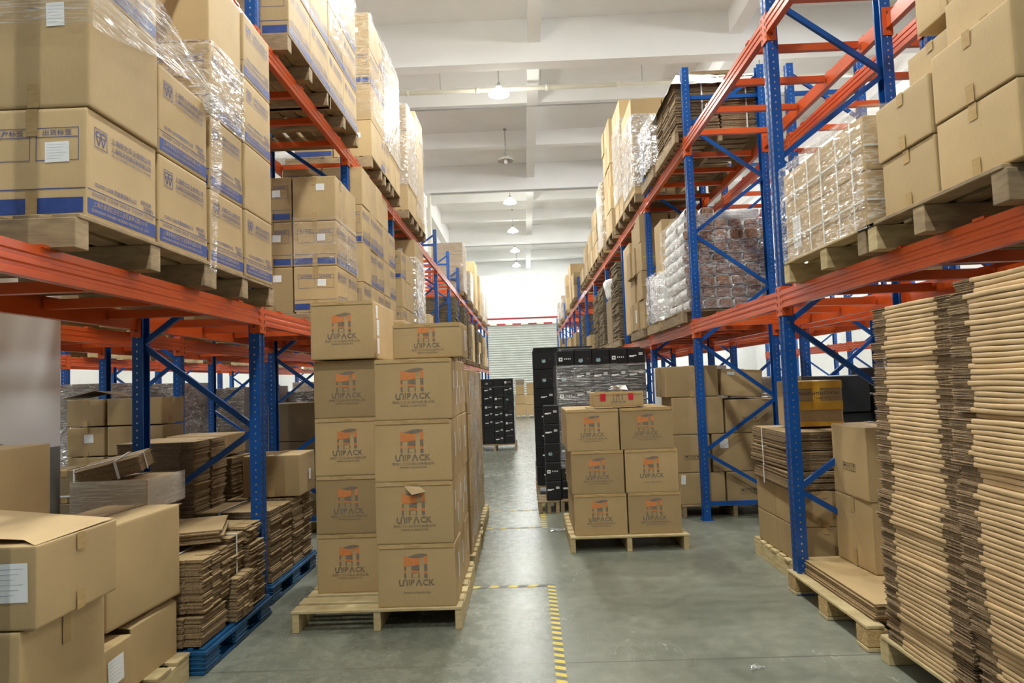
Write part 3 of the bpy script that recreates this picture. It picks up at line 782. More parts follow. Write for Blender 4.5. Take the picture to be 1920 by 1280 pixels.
def conn_mesh(sgn):
    m = MB(); m.box((sgn * .005, 0, 0), (.006, .108, .21)); m.box((-sgn * .03, -.052, 0), (.07, .005, .21)); m.box((-sgn * .03, .052, 0), (.07, .005, .21))
    for yy in (-.032, .032):
        for z in (-.07, -.02, .03, .08): m.box((sgn * .009, yy, z), (.002, .010, .022), 1)
    m.box((-sgn * .03, -.0555, .05), (.008, .002, .05), 1); m.cyl((-sgn * .035, -.0545, -.06), (-sgn * .035, -.060, -.06), .008, 8, 1)
    return m.mesh('beam_connector', ['beam_orange', 'black_ink'])
CONN = {1: conn_mesh(1), -1: conn_mesh(-1)}
BEAM = {}
def pallet_rack(xf, xb, ys, label, levels=(2.13, 4.14), bars=True, sup_max=96):
    """xf = aisle face, xb = back face"""
    r = empty('pallet_rack', (0, 0, 0)); tag(r, label, 'pallet rack')
    sg = 1 if xf > xb else -1
    mid = (xf + xb) / 2; ns = 0
    far_detail = 22
    # one bracing set per frame, shared
    bz = [(.22, 0), (.72, 1), (1.28, 0), (1.90, 1), (2.50, 0), (3.09, 1), (3.70, 0), (4.30, 1), (4.85, 0)]  # 0 = back node, 1 = aisle node
    xa, xc = xf - sg * .045, xb + sg * .045
    for y in ys:
        a = link('upright', UPM[sg], r, (xf, y, 0)); b = link('upright', UPM[-sg], r, (xb, y, 0))
        if y < far_detail:
            link('footplate', FOOT[0], r, (xf - sg * .04, y, 0)); link('footplate', FOOT[0], r, (xb + sg * .04, y, 0))
    key = 0; dm = []
    if xf < 0: bz = [(z, 1 - q) for z, q in bz]
    for i in range(len(bz) - 1):
        (z0, s0), (z1, s1) = bz[i], bz[i + 1]
        p0 = (xa if s0 else xc, 0, z0); p1 = (xa if s1 else xc, 0, z1)
        m = MB(); m.bar(p0, p1, .012, .040, 0, (0, 1, 0)) if False else None
        d = Vector(p1) - Vector(p0); nrm = Vector((0, 1, 0)); up = d.cross(nrm).normalized()
        m.bar(p0, p1, .028, .038, 0, up)
        m.cyl((p0[0], -.016, p0[2] + .02), (p0[0], -.026, p0[2] + .02), .011, 8, 1)
        dm.append(m.mesh('diagonal_brace', ['upright_blue', 'bolt_metal']))
    hm = MB().bar((xa, 0, 0), (xc, 0, 0), .03, .045).mesh('horizontal_brace', 'upright_blue')
    for y in ys:
        for m in dm: link('diagonal_brace', m, r, (0, y, 0))
        link('horizontal_brace', hm, r, (0, y, .17)); link('horizontal_brace', hm, r, (0, y, 4.62))
    sm = MB().box((0, 0, -.055), (abs(xf - xb) - .10, .045, .055)).mesh('support_bar', 'beam_orange')
    for a, b in zip(ys[:-1], ys[1:]):
        L = round(b - a, 3)
        for s_ in (1, -1):
            if (L, s_) not in BEAM: BEAM[(L, s_)] = beam_mesh(L, s_)
        for z in levels:
            for (xx, q_) in ((xf, sg), (xb, -sg)):
                bm_ = link('beam', BEAM[(L, q_)], r, (xx + q_ * .008, a, z))
                if a < 20: link('beam_connector', CONN[q_], bm_, (-q_ * .008, 0, -.075))
                if b == ys[-1]: link('beam_connector', CONN[q_], bm_, (-q_ * .008, L, -.075))
            if bars and ns < sup_max:
                for q in (.35, .95, 1.55, 2.15):
                    link('support_bar', sm, r, (mid, a + q, z)); ns += 1
    return r
FOOT = [MB().box((0, 0, .004), (.12, .13, .008), 0).mesh('footplate', 'upright_blue')]
YR = [4.92 + 2.53 * k for k in range(-1, 14)]
YL = [4.78 + 2.53 * k for k in range(-1, 13)]
pallet_rack(-1.85, -2.75, YL, 'blue and orange pallet rack holding blue-banded cartons beside the aisle')
pallet_rack(1.85, 2.75, YR, 'blue and orange pallet rack lining the aisle by the tall flattened-carton stacks')
pallet_rack(-4.58, -3.70, YL[1:9], 'pallet rack standing behind the carton rack and the white column')
pallet_rack(3.85, 3.0, YR[:9], 'pallet rack with bare orange shelves standing behind the aisle rack of stacked flattened cartons')
pallet_rack(-6.6, -7.5, [7.25 + 2.5 * k for k in range(7)], 'distant pallet rack across the side aisle, seen beneath orange shelves beside the white column', sup_max=0)
pallet_rack(7.0, 7.9, [4.9 + 2.5 * k for k in range(7)], 'distant pallet rack across the side aisle, behind the dark cartons', sup_max=0)

# ================================================================== CENTRAL LOGO CARTONS ON THE FLOOR
G = 'logo-printed cartons on the floor pallets'
wood_pallet(-1.54, 4.40, 0, 1.09, 1.10, 'pale wooden pallet under the nearest tall pile of logo cartons', 'x')
def lg(i): return ORD[i]
W, H_, D = .50, .395, .345
for j in range(3):
    for k in range(4):
        st = 'unipack' if j == 0 else 'plain'
        carton((-.735 + R.uniform(-.006, .006), 4.42 + D / 2 + j * (D + .006), .14 + k * H_), (W, D, H_ - .004), st,
               f"{'logo' if j == 0 else 'plain'} carton, {lg(k)} from bottom, {['front', 'middle', 'rear'][j]} row, aisle-side column of the tall central pile", 0 if j else R.uniform(-.01, .01), 'right', 2 if j == 0 else 1,
               'kraft', G, seed=[3, 1, 0, 2][k], stickers=[('right', -.06, .06, .05, .12), ('right', .09, -.05, .04, .13)] if k % 2 else [('right', 0, .02, .05, .16)])
for j in range(2):
    for k in range(4):
        carton((-1.25, 4.76 + D / 2 + j * (D + .006), .14 + k * (H_ + .004)), (.46, D, H_), 'unipack' if j == 0 else 'plain',
               f"{'logo' if j == 0 else 'plain'} carton, {lg(k)} from bottom, {['front', 'rear'][j]} row, blue-pallet-side column of central pile", 0, 'right', 2 if j == 0 else 1, 'kraft_dull' if k % 2 else 'kraft', G, seed=k % 3)
carton((-1.26, 5.07, 1.745), (.445, .72, .40), 'unipack', 'large logo carton with three side labels, topmost at the near end of the central pile', 0, 'right', 2, 'kraft', G, stickers=[('right', -.27, .13, .07, .09), ('right', -.24, .02, .075, .11), ('right', -.24, -.11, .075, .11)])
carton((-.635, 4.66, 1.726), (.46, .32, .225), 'unipack', 'short logo carton with shiny taped edges on top of the aisle-side column', -.03, 'right', 2, 'kraft', G, seed=1, stickers=[('right', 0, .0, .05, .14)])
wood_pallet(-1.52, 5.68, 0, 1.06, 1.10, 'pale wooden pallet under the second pile of logo cartons', 'x')
for j in range(3):
    for k in range(4):
        carton((-.735, 5.70 + D / 2 + j * (D + .004), .14 + k * .383), (W, D - .02, .379), 'plain', f"label-covered carton in the second central pile, {lg(k)} from bottom, {['near', 'middle', 'far'][j]} row", R.uniform(-.012, .012), 'right', 1, 'kraft', G,
               stickers=[('right', R.uniform(-.08, .0), R.uniform(-.08, .08), .04, .13), ('right', .10, R.uniform(-.08, .08), .035, .12)])
for k in range(4):
    carton((-1.25, 6.0, .14 + k * .4), (.46, .6, .396), 'plain', f'plain brown carton in the hidden side of the second central pile, {lg(k)} from bottom', 0, 'right', 1, 'kraft', G)
carton((-1.24, 6.12, 1.75), (.5, .95, .34), 'plain', 'long plain carton topmost on the second central pile, behind the large labelled one', 0, 'right', 2, 'kraft', G)
wood_pallet(-1.52, 6.93, 0, 1.05, 1.08, 'pale wooden pallet under the third pile of logo cartons', 'x')
for j in range(3):
    for k in range(4):
        carton((-.77, 6.95 + D / 2 + j * (D + .004), .14 + k * .383), (W, D - .02, .379), 'plain', f"brown labelled carton in the third central pile, {lg(k)} from bottom, {['near', 'middle', 'far'][j]} row", R.uniform(-.01, .01), 'right', 1, 'kraft', G,
               stickers=[('right', .02, R.uniform(-.08, .08), .05, .12)])
film([((-.47, 5.69, .3), (0, 1.04, .0), (0, 0, 1.35))], 'glossy clear stretch film around the second central pile of cartons', 'film_clear', amp=.012, seed=4)
# the torn flap on the third carton
tag(MB().add([(-.80, 4.405, .905), (-.70, 4.405, .90), (-.66, 4.385, .868), (-.75, 4.380, .852)], [(0, 1, 2, 3)]).build('torn_cardboard_flap', 'kraft_pale'), 'torn scrap of cardboard lifting off a logo carton front', 'cardboard scrap')

# pallet of logo cartons beyond
wood_pallet(.35, 6.20, 0, 1.06, 1.15, 'pale wooden pallet under the six-front logo cartons near the black cartons', 'x')
for k, (h, z) in enumerate(((.365, .14), (.385, .507), (.375, .894))):
    for i, x in enumerate((.625, 1.105)):
        for j in range(2):
            carton((x + [.012, 0, -.03][k] + i * .008, 6.25 + .22 + j * .46, z), (.475, .44, h), 'unipack' if j == 0 else 'plain',
                   f"{'logo' if j == 0 else 'plain'} carton, {['bottom', 'middle', 'top'][k]} layer, {['black-carton side', 'blue-upright side'][i]}, {['front', 'back'][j]} row of the three-high pile", 0, 'left', 2 if j == 0 else 1, 'kraft_dull' if (i + k) % 2 else 'kraft', 'cartons in the three-high logo pile', seed=3 if (k == 1 and i == 1) else k)
o = carton((.84, 6.42, 1.285), (.46, .25, .135), 'unipack', 'small flat carton with two red tape patches lying on the three-high logo pile', .06, 'left', 2, 'kraft', seed=3)
p = Print(); p.rect(-.17, -.01, -.12, .055, 0); p.rect(.09, -.005, .135, .055, 0)
q = link('red_tape', place_face(p, 'front', (.46, .25, .135), .009).mesh('red_tape', 'tape_red'), o); q['label'] = 'two patches of red tape'
m = MB(); rr = random.Random(3)
vs = [(.78 + .2 * rr.random(), 6.4 + .12 * rr.random(), 1.425 + .06 * rr.random()) for _ in range(14)]
m.add(vs, [(i, i + 1, i + 2) for i in range(12)]); tag(m.build('crumpled_paper', 'white_paper'), 'crumpled pale paper on top of the small red-taped carton', 'paper')

# ================================================================== BLACK CARTONS
def black_load(x0, y0, z0, nx, ny, nz, d, desc, grp, side='L', skipf=None):
    for k in range(nz):
        for j in range(ny):
            for i in range(nx):
                if j > 0 and k < nz - 1 and 0 < i < nx - 1: continue
                if skipf and skipf(i, j, k): continue
                lab = f"black printed carton, {lg(k)} layer, {['first', 'second', 'third', 'fourth', 'fifth', 'sixth'][i]} across, {['front', 'second', 'third', 'back'][j]} row, {desc}"
                carton((x0 + d[0] / 2 + i * (d[0] + .004), y0 + d[1] / 2 + j * (d[1] + .004), z0 + k * (d[2] + .003)), d, R.choice(['black', 'blackq', 'black', 'blackp']), lab, R.uniform(-.01, .01), side, 1 if j == 0 else 0, 'carton_black', grp)
wood_pallet(.36, 8.10, 0, 1.12, 1.1, 'worn wooden pallet under the film-wrapped black cartons', 'x', 'wood_grey')
black_load(.385, 8.2, .14, 5, 2, 8, (.208, .42, .217), 'film-wrapped black pile', 'black cartons in the film-wrapped pile')
for k in range(5):
    carton((.29, 8.12 + .1, .14 + .223 * k), (.175, .2, .219), ['black', 'blackq', 'blackp', 'black', 'black'][k], f'small black carton in the narrow column against the wrapped black pile, {lg(k)} from bottom', 0, 'left', 1, 'carton_black')
wood_pallet(.10, 8.06, 0, .25, .5, 'small wooden pallet end under the narrow column of black cartons', 'x', 'wood_grey')
wrap(.385, 1.44, 8.19, 9.05, .5, 1.72, 'shiny stretch film wound tightly around the black cartons', 'R', 'film_streak', .008, 5)
wood_pallet(.10, 9.25, 0, .9, 1.0, 'wooden pallet under the dark cartons at the edge of the walkway', 'x', 'wood_grey')
for k in range(7):
    carton((.29, 9.28 + .35, .14 + k * .26), (.36, .7, .256), 'blackp' if k in (6, 5) else 'black', f'wide black carton in the column bordering the walkway, {lg(k)} from bottom', R.uniform(-.02, .02), 'left', 1, 'carton_black', 'wide black cartons bordering the walkway')
tag(MB().box((.52, 9.6, 1.985), (.8, .7, .02), 0, .004).build('carton_lid', 'carton_black'), 'flat black lid lying across the top of the black walkway column', 'box lid')
tag(MB().box((.92, 8.5, 1.905), (.95, .55, .012), 0, .003).build('carton_lid', 'carton_black'), 'thin black sheet on top of the film-wrapped black pile', 'box lid')
wood_pallet(-1.22, 15.5, 0, .98, 1.1, 'wooden pallet under the distant pile of black cartons', 'x', 'wood_grey')
black_load(-1.2, 15.6, .14, 4, 3, 8, (.226, .32, .183), 'distant black pile', 'black cartons in the distant pile')
film([((-.27, 15.6, .3), (0, .95, 0), (0, 0, 1.3))], 'thin film glinting on the side of the distant black pile', 'film_clear', amp=.01, seed=9)
wood_pallet(-.48, 29.0, 0, .5, 1, 'pallet under the taller far pile of tan cartons', 'x'); wood_pallet(.08, 29.0, 0, .5, 1, 'pallet under the far tan cartons beside the roller shutter end', 'x')
for i, x in enumerate((-.24, .22)):
    for k, h in enumerate((.45, .4, .4) if i == 0 else (.42, .42, .5)):
        carton((x, 29.3, .14 + sum(((.45, .4, .4) if i == 0 else (.42, .42, .5))[:k])), (.44 if k < 2 else .36, .5, h - .01), 'plain', f'tan carton in the far {["walkway-side", "dark-carton-side"][i]} pile before the shutter, {lg(k)} from bottom', 0, 'right', 0, 'kraft_pale', 'far tan cartons')
bundle(-.42, 29.05, 1.39, .36, .4, .25, 'bundle of flattened tan cartons on top of the far tan pile', .02, mat='kraft_pale')

# ================================================================== LEFT RACK, FIRST SHELF
def fit(y0, wy, side):
    for a, b in zip((YL if side == 'L' else YR)[:-1], (YL if side == 'L' else YR)[1:]):
        if a - .3 <= y0 < b - .3 or y0 < a:
            return min(max(y0, a + .06), b - .06 - wy)
    return y0
def shelf_pallet(xa, y0, z, wx, wy, label, mat='wood_grey', side='L'):
    y0 = fit(y0, wy, side)
    x0 = xa - wx if side == 'L' else xa
    return wood_pallet(x0, y0, z, wx, wy, label, 'y', mat, h=.14, group='pallets on the racks')
P1, P2 = 2.132, 4.142
GB = 'blue-banded cartons on the racks'
shelf_pallet(-1.73, 2.62, P1, 1.05, 1.13, 'weathered pallet under the nearest blue-banded cartons on the lower shelf')
h1 = .433
sL = {'sides': 'right'}
def bl(x, y, z, d, st, lab, mat='kraft', stick=(), seed=None, rz=0., det=2): return carton((x, y, z), d, st, lab, rz, 'right', det, mat, GB, stickers=stick, seed=seed)
Z = P1 + .142
bl(-1.975, 2.955, Z, (.45, .52, .455), 'blue', 'nearest blue-banded carton with Chinese lettering, at the pallet corner on the lower shelf', 'kraft_pale', [('front', .105, .045, .1, .085)])
bl(-2.435, 2.955, Z, (.45, .52, .455), 'blue', 'blue-banded carton cut by the picture edge, beside the nearest lettered one', 'kraft_pale')
bl(-1.97, 2.955, Z + .46, (.46, .52, .52), 'plain', 'large plain carton with white sticker standing on the nearest blue-banded one', 'kraft', [('front', .09, .13, .075, .1)])
bl(-2.44, 2.955, Z + .46, (.46, .52, .52), 'tape', 'large plain carton under film at the picture edge, above a blue-banded one', 'kraft')
bl(-1.97, 2.955, Z + .985, (.45, .52, .44), 'blue', 'blue-banded carton highest on the nearest pallet corner, partly under film', 'kraft')
bl(-1.97, 3.485, Z, (.45, .50, .445), 'blue', 'second blue-banded carton along the nearest lower-shelf pallet, bottom layer', 'kraft')
bl(-1.97, 3.485, Z + .45, (.45, .50, .445), 'blue', 'second blue-banded carton along the nearest pallet, middle layer below the film knot', 'kraft')
for k in range(3): bl(-2.44, 3.485, Z + k * .45, (.45, .50, .445), 'plain', f'plain carton hidden behind the stretched film, {lg(k)} layer, inner side', 'kraft_dull', det=1)
shelf_pallet(-1.74, 3.78, P1, 1.05, .94, 'weathered pallet under the second group of blue-banded cartons on the lower shelf')
for j, y in enumerate((4.01, 4.475)):
    for k in range(4):
        st = 'plain' if (j, k) in ((1, 1), (0, 3)) else 'blue'
        bl(-1.975 + (.01 if j else 0), y, Z + k * h1 * .995, (.45, .445, h1 - .006), st, f"{'plain' if st == 'plain' else 'blue-banded'} carton, {lg(k)} layer, {['film-knot', 'blue-upright'][j]} side, second pallet on the lower carton shelf", 'kraft')
bl(-1.99, 3.99, Z + 4 * h1, (.5, .46, .46), 'plain', 'big plain carton crowning the column beside the film knot, cut by the top of the picture', 'kraft') if False else None
for k in range(4): bl(-2.44, 4.01, Z + k * h1, (.45, .445, h1 - .006), 'blue', f'blue-banded carton, {lg(k)} layer, inner column of the second lower-shelf pallet', 'kraft', det=0)

# film hanging over the nearest pallet
def film_sheet(rows, label, matn, seed, name='stretch_wrap'):
    """rows: list of polylines with the same number of points; surface between them, crumpled"""
    rr = random.Random(seed); m = MB(); sub = 4; pts = []
    for a in range(len(rows) - 1):
        for s_ in range(sub if a < len(rows) - 2 else sub + 1):
            t = s_ / sub; line = [Vector(p_).lerp(Vector(q_), t) for p_, q_ in zip(rows[a], rows[a + 1])]; l2 = []
            for b in range(len(line) - 1):
                for s2 in range(sub if b < len(line) - 2 else sub + 1): l2.append(line[b].lerp(line[b + 1], s2 / sub))
            pts.append([v + Vector((rr.uniform(0, .018), rr.uniform(-.008, .008), rr.uniform(-.008, .008))) for v in l2])
    n = len(pts[0]); V = [v for r_ in pts for v in r_]
    m.add(V, [(i * n + j, (i + 1) * n + j, (i + 1) * n + j + 1, i * n + j + 1) for i in range(len(pts) - 1) for j in range(n - 1)], 0, True)
    return tag(m.build(name, matn), label, 'plastic wrap')
film_sheet([[(-2.3, 2.66, 3.40), (-2.3, 2.66, 3.28), (-2.3, 2.66, 3.18), (-2.3, 2.66, 3.10)], [(-1.72, 2.66, 3.45), (-1.72, 2.66, 3.3), (-1.72, 2.66, 3.18), (-1.72, 2.66, 3.06)]],
           'band of clear film around the top of the plain carton with the white sticker', 'film_streak', 3)
film_sheet([[(-1.715, 2.66, 3.45), (-1.715, 2.66, 3.35), (-1.715, 2.66, 3.2), (-1.715, 2.66, 3.05)],
            [(-1.715, 3.20, 3.45), (-1.715, 3.19, 3.38), (-1.715, 3.18, 3.28), (-1.715, 3.16, 3.16)], [(-1.70, 3.70, 3.24), (-1.70, 3.70, 3.22), (-1.70, 3.70, 3.20), (-1.70, 3.70, 3.18)]],
           'clear film pulled diagonally across the nearest upper cartons into a knot', 'film_pull', 3)
film_sheet([[(-1.715, 3.70, 3.20), (-1.715, 3.72, 3.0), (-1.715, 3.70, 2.6), (-1.715, 3.68, 2.22)], [(-1.69, 3.76, 3.20), (-1.69, 3.80, 2.95), (-1.70, 3.76, 2.6), (-1.70, 3.72, 2.20)]],
           'loose strip of clear film dangling below the film knot', 'film_clear', 5)
kb = MB(); rr = random.Random(11)
V, F = grid_box((.075, .075, .075), 5, .02, .03, 5); kb.add([(a * rr.uniform(.8, 1.2) - 1.695, b * rr.uniform(.8, 1.2) + 3.72, c * rr.uniform(.8, 1.2) + 3.16) for a, b, c in V], F)
tag(kb.build('film_knot', 'film_white'), 'crumpled knot of plastic film between the two nearest carton stacks', 'plastic wrap')
wrap(-2.2, -1.745, 3.78, 4.23, Z + 1.95 * h1, Z + 2.98 * h1, 'shiny film band around the top layer behind the film knot', 'L', 'film_clear', .012, 8)

# rest of the lower shelf, second bay on
shelf_pallet(-1.72, 6.33, P1, 1.0, .9, 'pallet under the taped label cartons behind the first blue upright')
for i, x in enumerate((-1.955, -2.38)):
    for k in range(3):
        for j in range(2):
            if i and j and k < 2: continue
            st = 'tape' if (k == 2 and i == 0) or (k == 0 and i == 1) else 'blue'
            carton((x, 6.6 - .2 + .19 + j * .40, Z + k * .435), (.41, .385, .43), st, f"{'plain taped' if st == 'tape' else 'blue-banded'} stickered carton, {lg(k)} layer, {['aisle side', 'inner side'][i]}, {['front', 'rear'][j]} row, pallet behind the first upright", 0, 'right', 2 if j == 0 else 1, 'kraft_dull' if i else 'kraft', GB,
                   stickers=[('front', .06, .11 if st == 'tape' else .06, .08, .065)] if j == 0 else [])
wrap(-2.16, -1.75, 6.38, 7.18, Z + .43, Z + .9, 'shiny film around the middle layer of the taped label cartons', 'L', 'film_thin', .01, 14)
shelf_pallet(-1.72, 7.40, P1, 1.0, 1.1, 'pallet under the four-high plain and banded cartons, lower carton shelf')
load(-1.74, 7.45, Z, 2, 3, 4, (.44, .36, .43), 'third lower carton-shelf pallet', 'L', 'blue', 1, styles={(0, 0, 3): 'plain', (0, 1, 3): 'plain', (0, 2, 3): 'plain', (0, 1, 0): 'plain', (0, 0, 1): 'plain'}, group=GB)
shelf_pallet(-1.72, 8.7, P1, 1.0, .9, 'pallet under the three-high stickered cartons, lower carton shelf')
load(-1.78, 8.75, Z, 2, 2, 3, (.44, .4, .45), 'fourth lower carton-shelf pallet', 'L', 'blue', 1, styles={(0, 0, 1): 'plain', (0, 0, 2): 'plain'}, group=GB, stick='front')
carton((-2.0, 9.0, Z + 1.37), (.4, .4, .40), 'plain', 'small plain carton alone on the fourth lower-shelf pallet', 0, 'right', 1, 'kraft')
shelf_pallet(-1.72, 9.92, P1, 1.0, 1.1, 'pallet under the mixed cartons, fifth along the lower carton shelf')
load(-1.76, 9.95, Z, 2, 3, 3, (.44, .34, .42), 'fifth lower carton-shelf pallet', 'L', ['blue', 'plain'], 1, group=GB)
shelf_pallet(-1.72, 11.18, P1, 1.0, 1.1, 'pallet under the film-striped cartons at the end of the full lower shelf')
load(-1.76, 11.2, Z, 2, 2, 4, (.46, .5, .42), 'sixth lower carton-shelf pallet', 'L', ['blue', 'plain'], 1, group=GB, stick='front')
wrap(-2.2, -1.76, 11.2, 12.22, Z + .3, Z + 1.4, 'bright film around the last full pallet of the lower carton shelf', 'L', 'film_white', .012, 15)
carton((-1.95, 13.0, Z), (.4, .5, .6), 'plain', 'pale carton alone past the film-wrapped lower shelf pallet', 0, 'right', 0, 'kraft_pale')
# upper shelf, left
ZU = P2 + .142
def pal_load(n, y0, wy, lvl, side, nx, ny, nz, d, style, word, mats=None, film_=None, detail=1, group=None, jit=.008, stick=None, look='brown', film_z=None, pm='wood_grey', cat='cardboard box', xin=0.):
    x = -1.72 - xin if side == 'L' else 1.72 + xin
    z = P1 if lvl == 1 else P2
    y0 = fit(y0 - .03, wy, side) + .03
    shelf_pallet(x, y0 - .03, z, 1.04, wy, f'wooden pallet under the {word}', pm, side)
    load(x - .01 if side == 'L' else x + .01, y0, z + .142, nx, ny, nz, d, word, side, style, detail, group=group, mats=mats, jit=jit, stick=stick, look=look)
    if film_:
        a = x - .01 if side == 'L' else x + .01; b = a - nx * d[0] if side == 'L' else a + nx * d[0]
        wrap(a, b, y0, y0 + ny * (d[1] + .008), z + .142 + (film_z[0] if film_z else 0), z + .142 + (film_z[1] if film_z else nz * (d[2] + .002)), f'shiny stretch film around the {word}', side, film_, .016, int(y0 * 10))
pal_load(1, 5.10, 1.1, 2, 'L', 2, 2, 3, (.46, .53, .44), 'blue', 'first upper carton-shelf load', detail=2, group=GB, jit=.004)
pal_load(2, 6.18, 1.1, 2, 'L', 2, 2, 4, (.46, .53, .44), 'blue', 'second upper carton-shelf load', detail=1, group=GB, film_='film_thin', film_z=(.6, 1.7))
pal_load(3, 7.95, 1.1, 2, 'L', 2, 2, 4, (.46, .53, .44), ['blue', 'plain', 'plain'], 'third upper carton-shelf load', group=GB, stick='front', film_='film_thin', film_z=(.5, 1.75))
pal_load(4, 9.25, 1.1, 2, 'L', 2, 3, 4, (.46, .36, .43), 'plain', 'fourth upper carton-shelf load', film_='film_white', film_z=(.4, 1.78))
pal_load(5, 10.5, .9, 2, 'L', 2, 2, 4, (.46, .40, .42), 'plain', 'fifth upper carton-shelf load', film_='film_white', film_z=(.4, 1.7))
pal_load(6, 11.7, .9, 2, 'L', 2, 2, 5, (.46, .40, .39), 'plain', 'sixth upper carton-shelf load', film_='film_clear', film_z=(.1, 1.7), stick='front')
# far left uppers
for n, (y0, nz, d, mt, fm) in enumerate(((20.0, 4, (.46, .55, .36), 'kraft_dull', 'film_clear'), (22.4, 3, (.46, .55, .33), 'kraft', 'film_white'), (24.9, 4, (.46, .55, .44), 'kraft_pale', None), (27.4, 4, (.46, .55, .40), 'kraft', None), (29.9, 3, (.46, .55, .42), 'kraft_pale', 'film_white'), (32.3, 3, (.46, .55, .42), 'kraft', None))):
    pal_load(n, y0, 1.2, 2, 'L', 2, 2, nz, d, 'plain', f"{['first', 'second', 'third', 'fourth', 'fifth', 'sixth'][n]} far upper load past the empty carton-rack bays", mats=[mt], film_=fm, detail=0)
for n, (y0, h) in enumerate(((17.52, 1.55), (20.05, 1.6), (21.3, 1.5), (25.12, 1.5), (27.65, 1.3))):
    shelf_pallet(-1.72, y0, P1, 1.0, 1.1, f"pallet under the {['first', 'second', 'third', 'fourth', 'fifth'][n]} dark flattened stack, far lower carton shelf")
    bundle(-2.7, y0 + .05, Z, .95, .95, h, f"{['first', 'second', 'third', 'fourth', 'fifth'][n]} tall dark pile of flattened cartons, far lower carton shelf", .035, mat='stack_grey', edge='stack_grey', flaps=2, jit=.015, group='dark flattened carton piles', aisle=1)
for n, y0 in enumerate((22.9, 26.2, 29.9, 32.2)):
    pal_load(n, y0, 1.1, 1, 'L', 2, 2, 3 - n % 2, (.46, .5, .42), 'plain', f"{['first', 'second', 'third', 'fourth'][n]} far lower load of the carton rack", mats=['kraft_pale', 'kraft'], detail=0)
for n, y0 in enumerate((16.0, 18.5, 24.0, 27.0, 30.0)):
    wood_pallet(-2.8, y0, 0, 1.0, 1.1, f"floor pallet beneath the far carton rack, {lg(n)} along")
    for k in range(3): carton((-2.2, y0 + .3, .14 + k * .45), (.55, .5, .44), 'plain', f'tan carton {lg(k)} from floor, {lg(n)} floor pallet beneath the far carton rack', R.uniform(-.04, .04), 'right', 0, 'kraft_pale', 'tan cartons under the far carton rack')

# ================================================================== LEFT FLOOR
blue_pallet(-2.72, 3.80, .92, .98, 'blue plastic pallet under the nearest tied cardboard bundles')
blue_pallet(-2.85, 4.98, .98, 1.06, 'blue plastic pallet under the larger flattened-carton stacks, behind the first upright')
GBu = 'tied bundles on the nearest blue pallet'
bundle(-2.40, 3.80, .152, .56, .34, .16, 'flattened-carton bundle bottommost at the near end of the nearest blue pallet', .0078, group=GBu, flaps=1)
bundle(-2.42, 3.82, .325, .58, .36, .30, 'flattened-carton bundle with two white straps at the near end of the nearest blue pallet', .0078, straps=(('y', -.06), ('y', .10)), group=GBu, flaps=3, jit=.010)
bundle(-2.35, 4.20, .152, .55, .24, .26, 'small cardboard bundle low in the middle of the nearest blue pallet', .0078, group=GBu, flaps=3, jit=.008)
bundle(-2.38, 4.20, .425, .52, .22, .23, 'strapped cardboard bundle in the middle of the nearest blue pallet', .0078, straps=(('x', 0),), group=GBu, flaps=2, jit=.014)
bundle(-2.36, 4.46, .152, .53, .24, .40, 'scalloped cardboard bundle next to the first blue upright, far end of nearest pallet', .0078, group=GBu, flaps=2, jit=.012)
bundle(-2.37, 4.45, .56, .52, .25, .11, 'thin bundle topmost at the far end of the nearest blue pallet', .0078, group=GBu, flaps=2, jit=.02)
bundle(-2.30, 3.98, .665, .40, .50, .07, 'loose fan of flattened cartons lying across the tied bundles', .010, rz=.35, group=GBu, flaps=0, jit=.022)
bundle(-2.72, 4.0, .152, .30, .5, .66, 'tall bundle with a yellow-edged top sheet behind the tied bundles', .0078, straps=(('x', 0),), group=GBu, flaps=2, jit=.010)
m = MB().box((-2.52, 4.22, .83), (.5, .5, .005)); m.box((-2.4, 3.965, .835), (.26, .012, .004), 1); tag(m.build('cardboard_sheet', ['kraft', 'strap_yellow']), 'flat cardboard sheet with yellow tape edge on the tall bundle', 'cardboard sheet')
GS = 'flattened-carton stacks on the second blue pallet'
bundle(-2.42, 5.0, .152, .52, .46, .52, 'strapped flattened-carton stack with hand hole, near end of second blue pallet', .0115, straps=(('y', -.10),), group=GS, flaps=2, jit=.007)
bundle(-2.43, 5.5, .152, .53, .48, .53, 'flattened-carton stack under the brown carton, far end of second blue pallet', .0125, group=GS, flaps=2, jit=.014)
bundle(-3.02, 5.0, .152, .56, .55, 1.04, 'tall flattened-carton stack directly behind the first back upright', .0125, group=GS, flaps=2, jit=.010)
bundle(-3.0, 5.62, .152, .55, .45, .86, 'flattened-carton stack between the tall stack and the brown carton', .0125, group=GS, flaps=2, jit=.012)
carton((-2.75, 5.85, 1.02), (.5, .4, .17), 'plain', 'low carton with faint printing on the stack behind the first upright', 0, 'right', 1, 'kraft_dull')
carton((-2.08, 5.73, .69), (.46, .42, .33), 'plain', 'brown carton resting on the flattened stacks of the second blue pallet', .03, 'right', 2, 'kraft_dull', stickers=[('right', .05, -.02, .06, .09)])
# cartons under the rack further back
wood_pallet(-2.9, 7.35, 0, 1.0, 1.0, 'pallet under the tall dull cartons beneath the carton rack, behind the second upright')
for k in range(3): carton((-2.52, 7.75, .14 + k * .42), (.62, .6, .415), 'plain', f'large dull brown carton beneath the carton rack, {lg(k)} from floor, behind the second upright', 0, 'right', 1, 'kraft_grey')
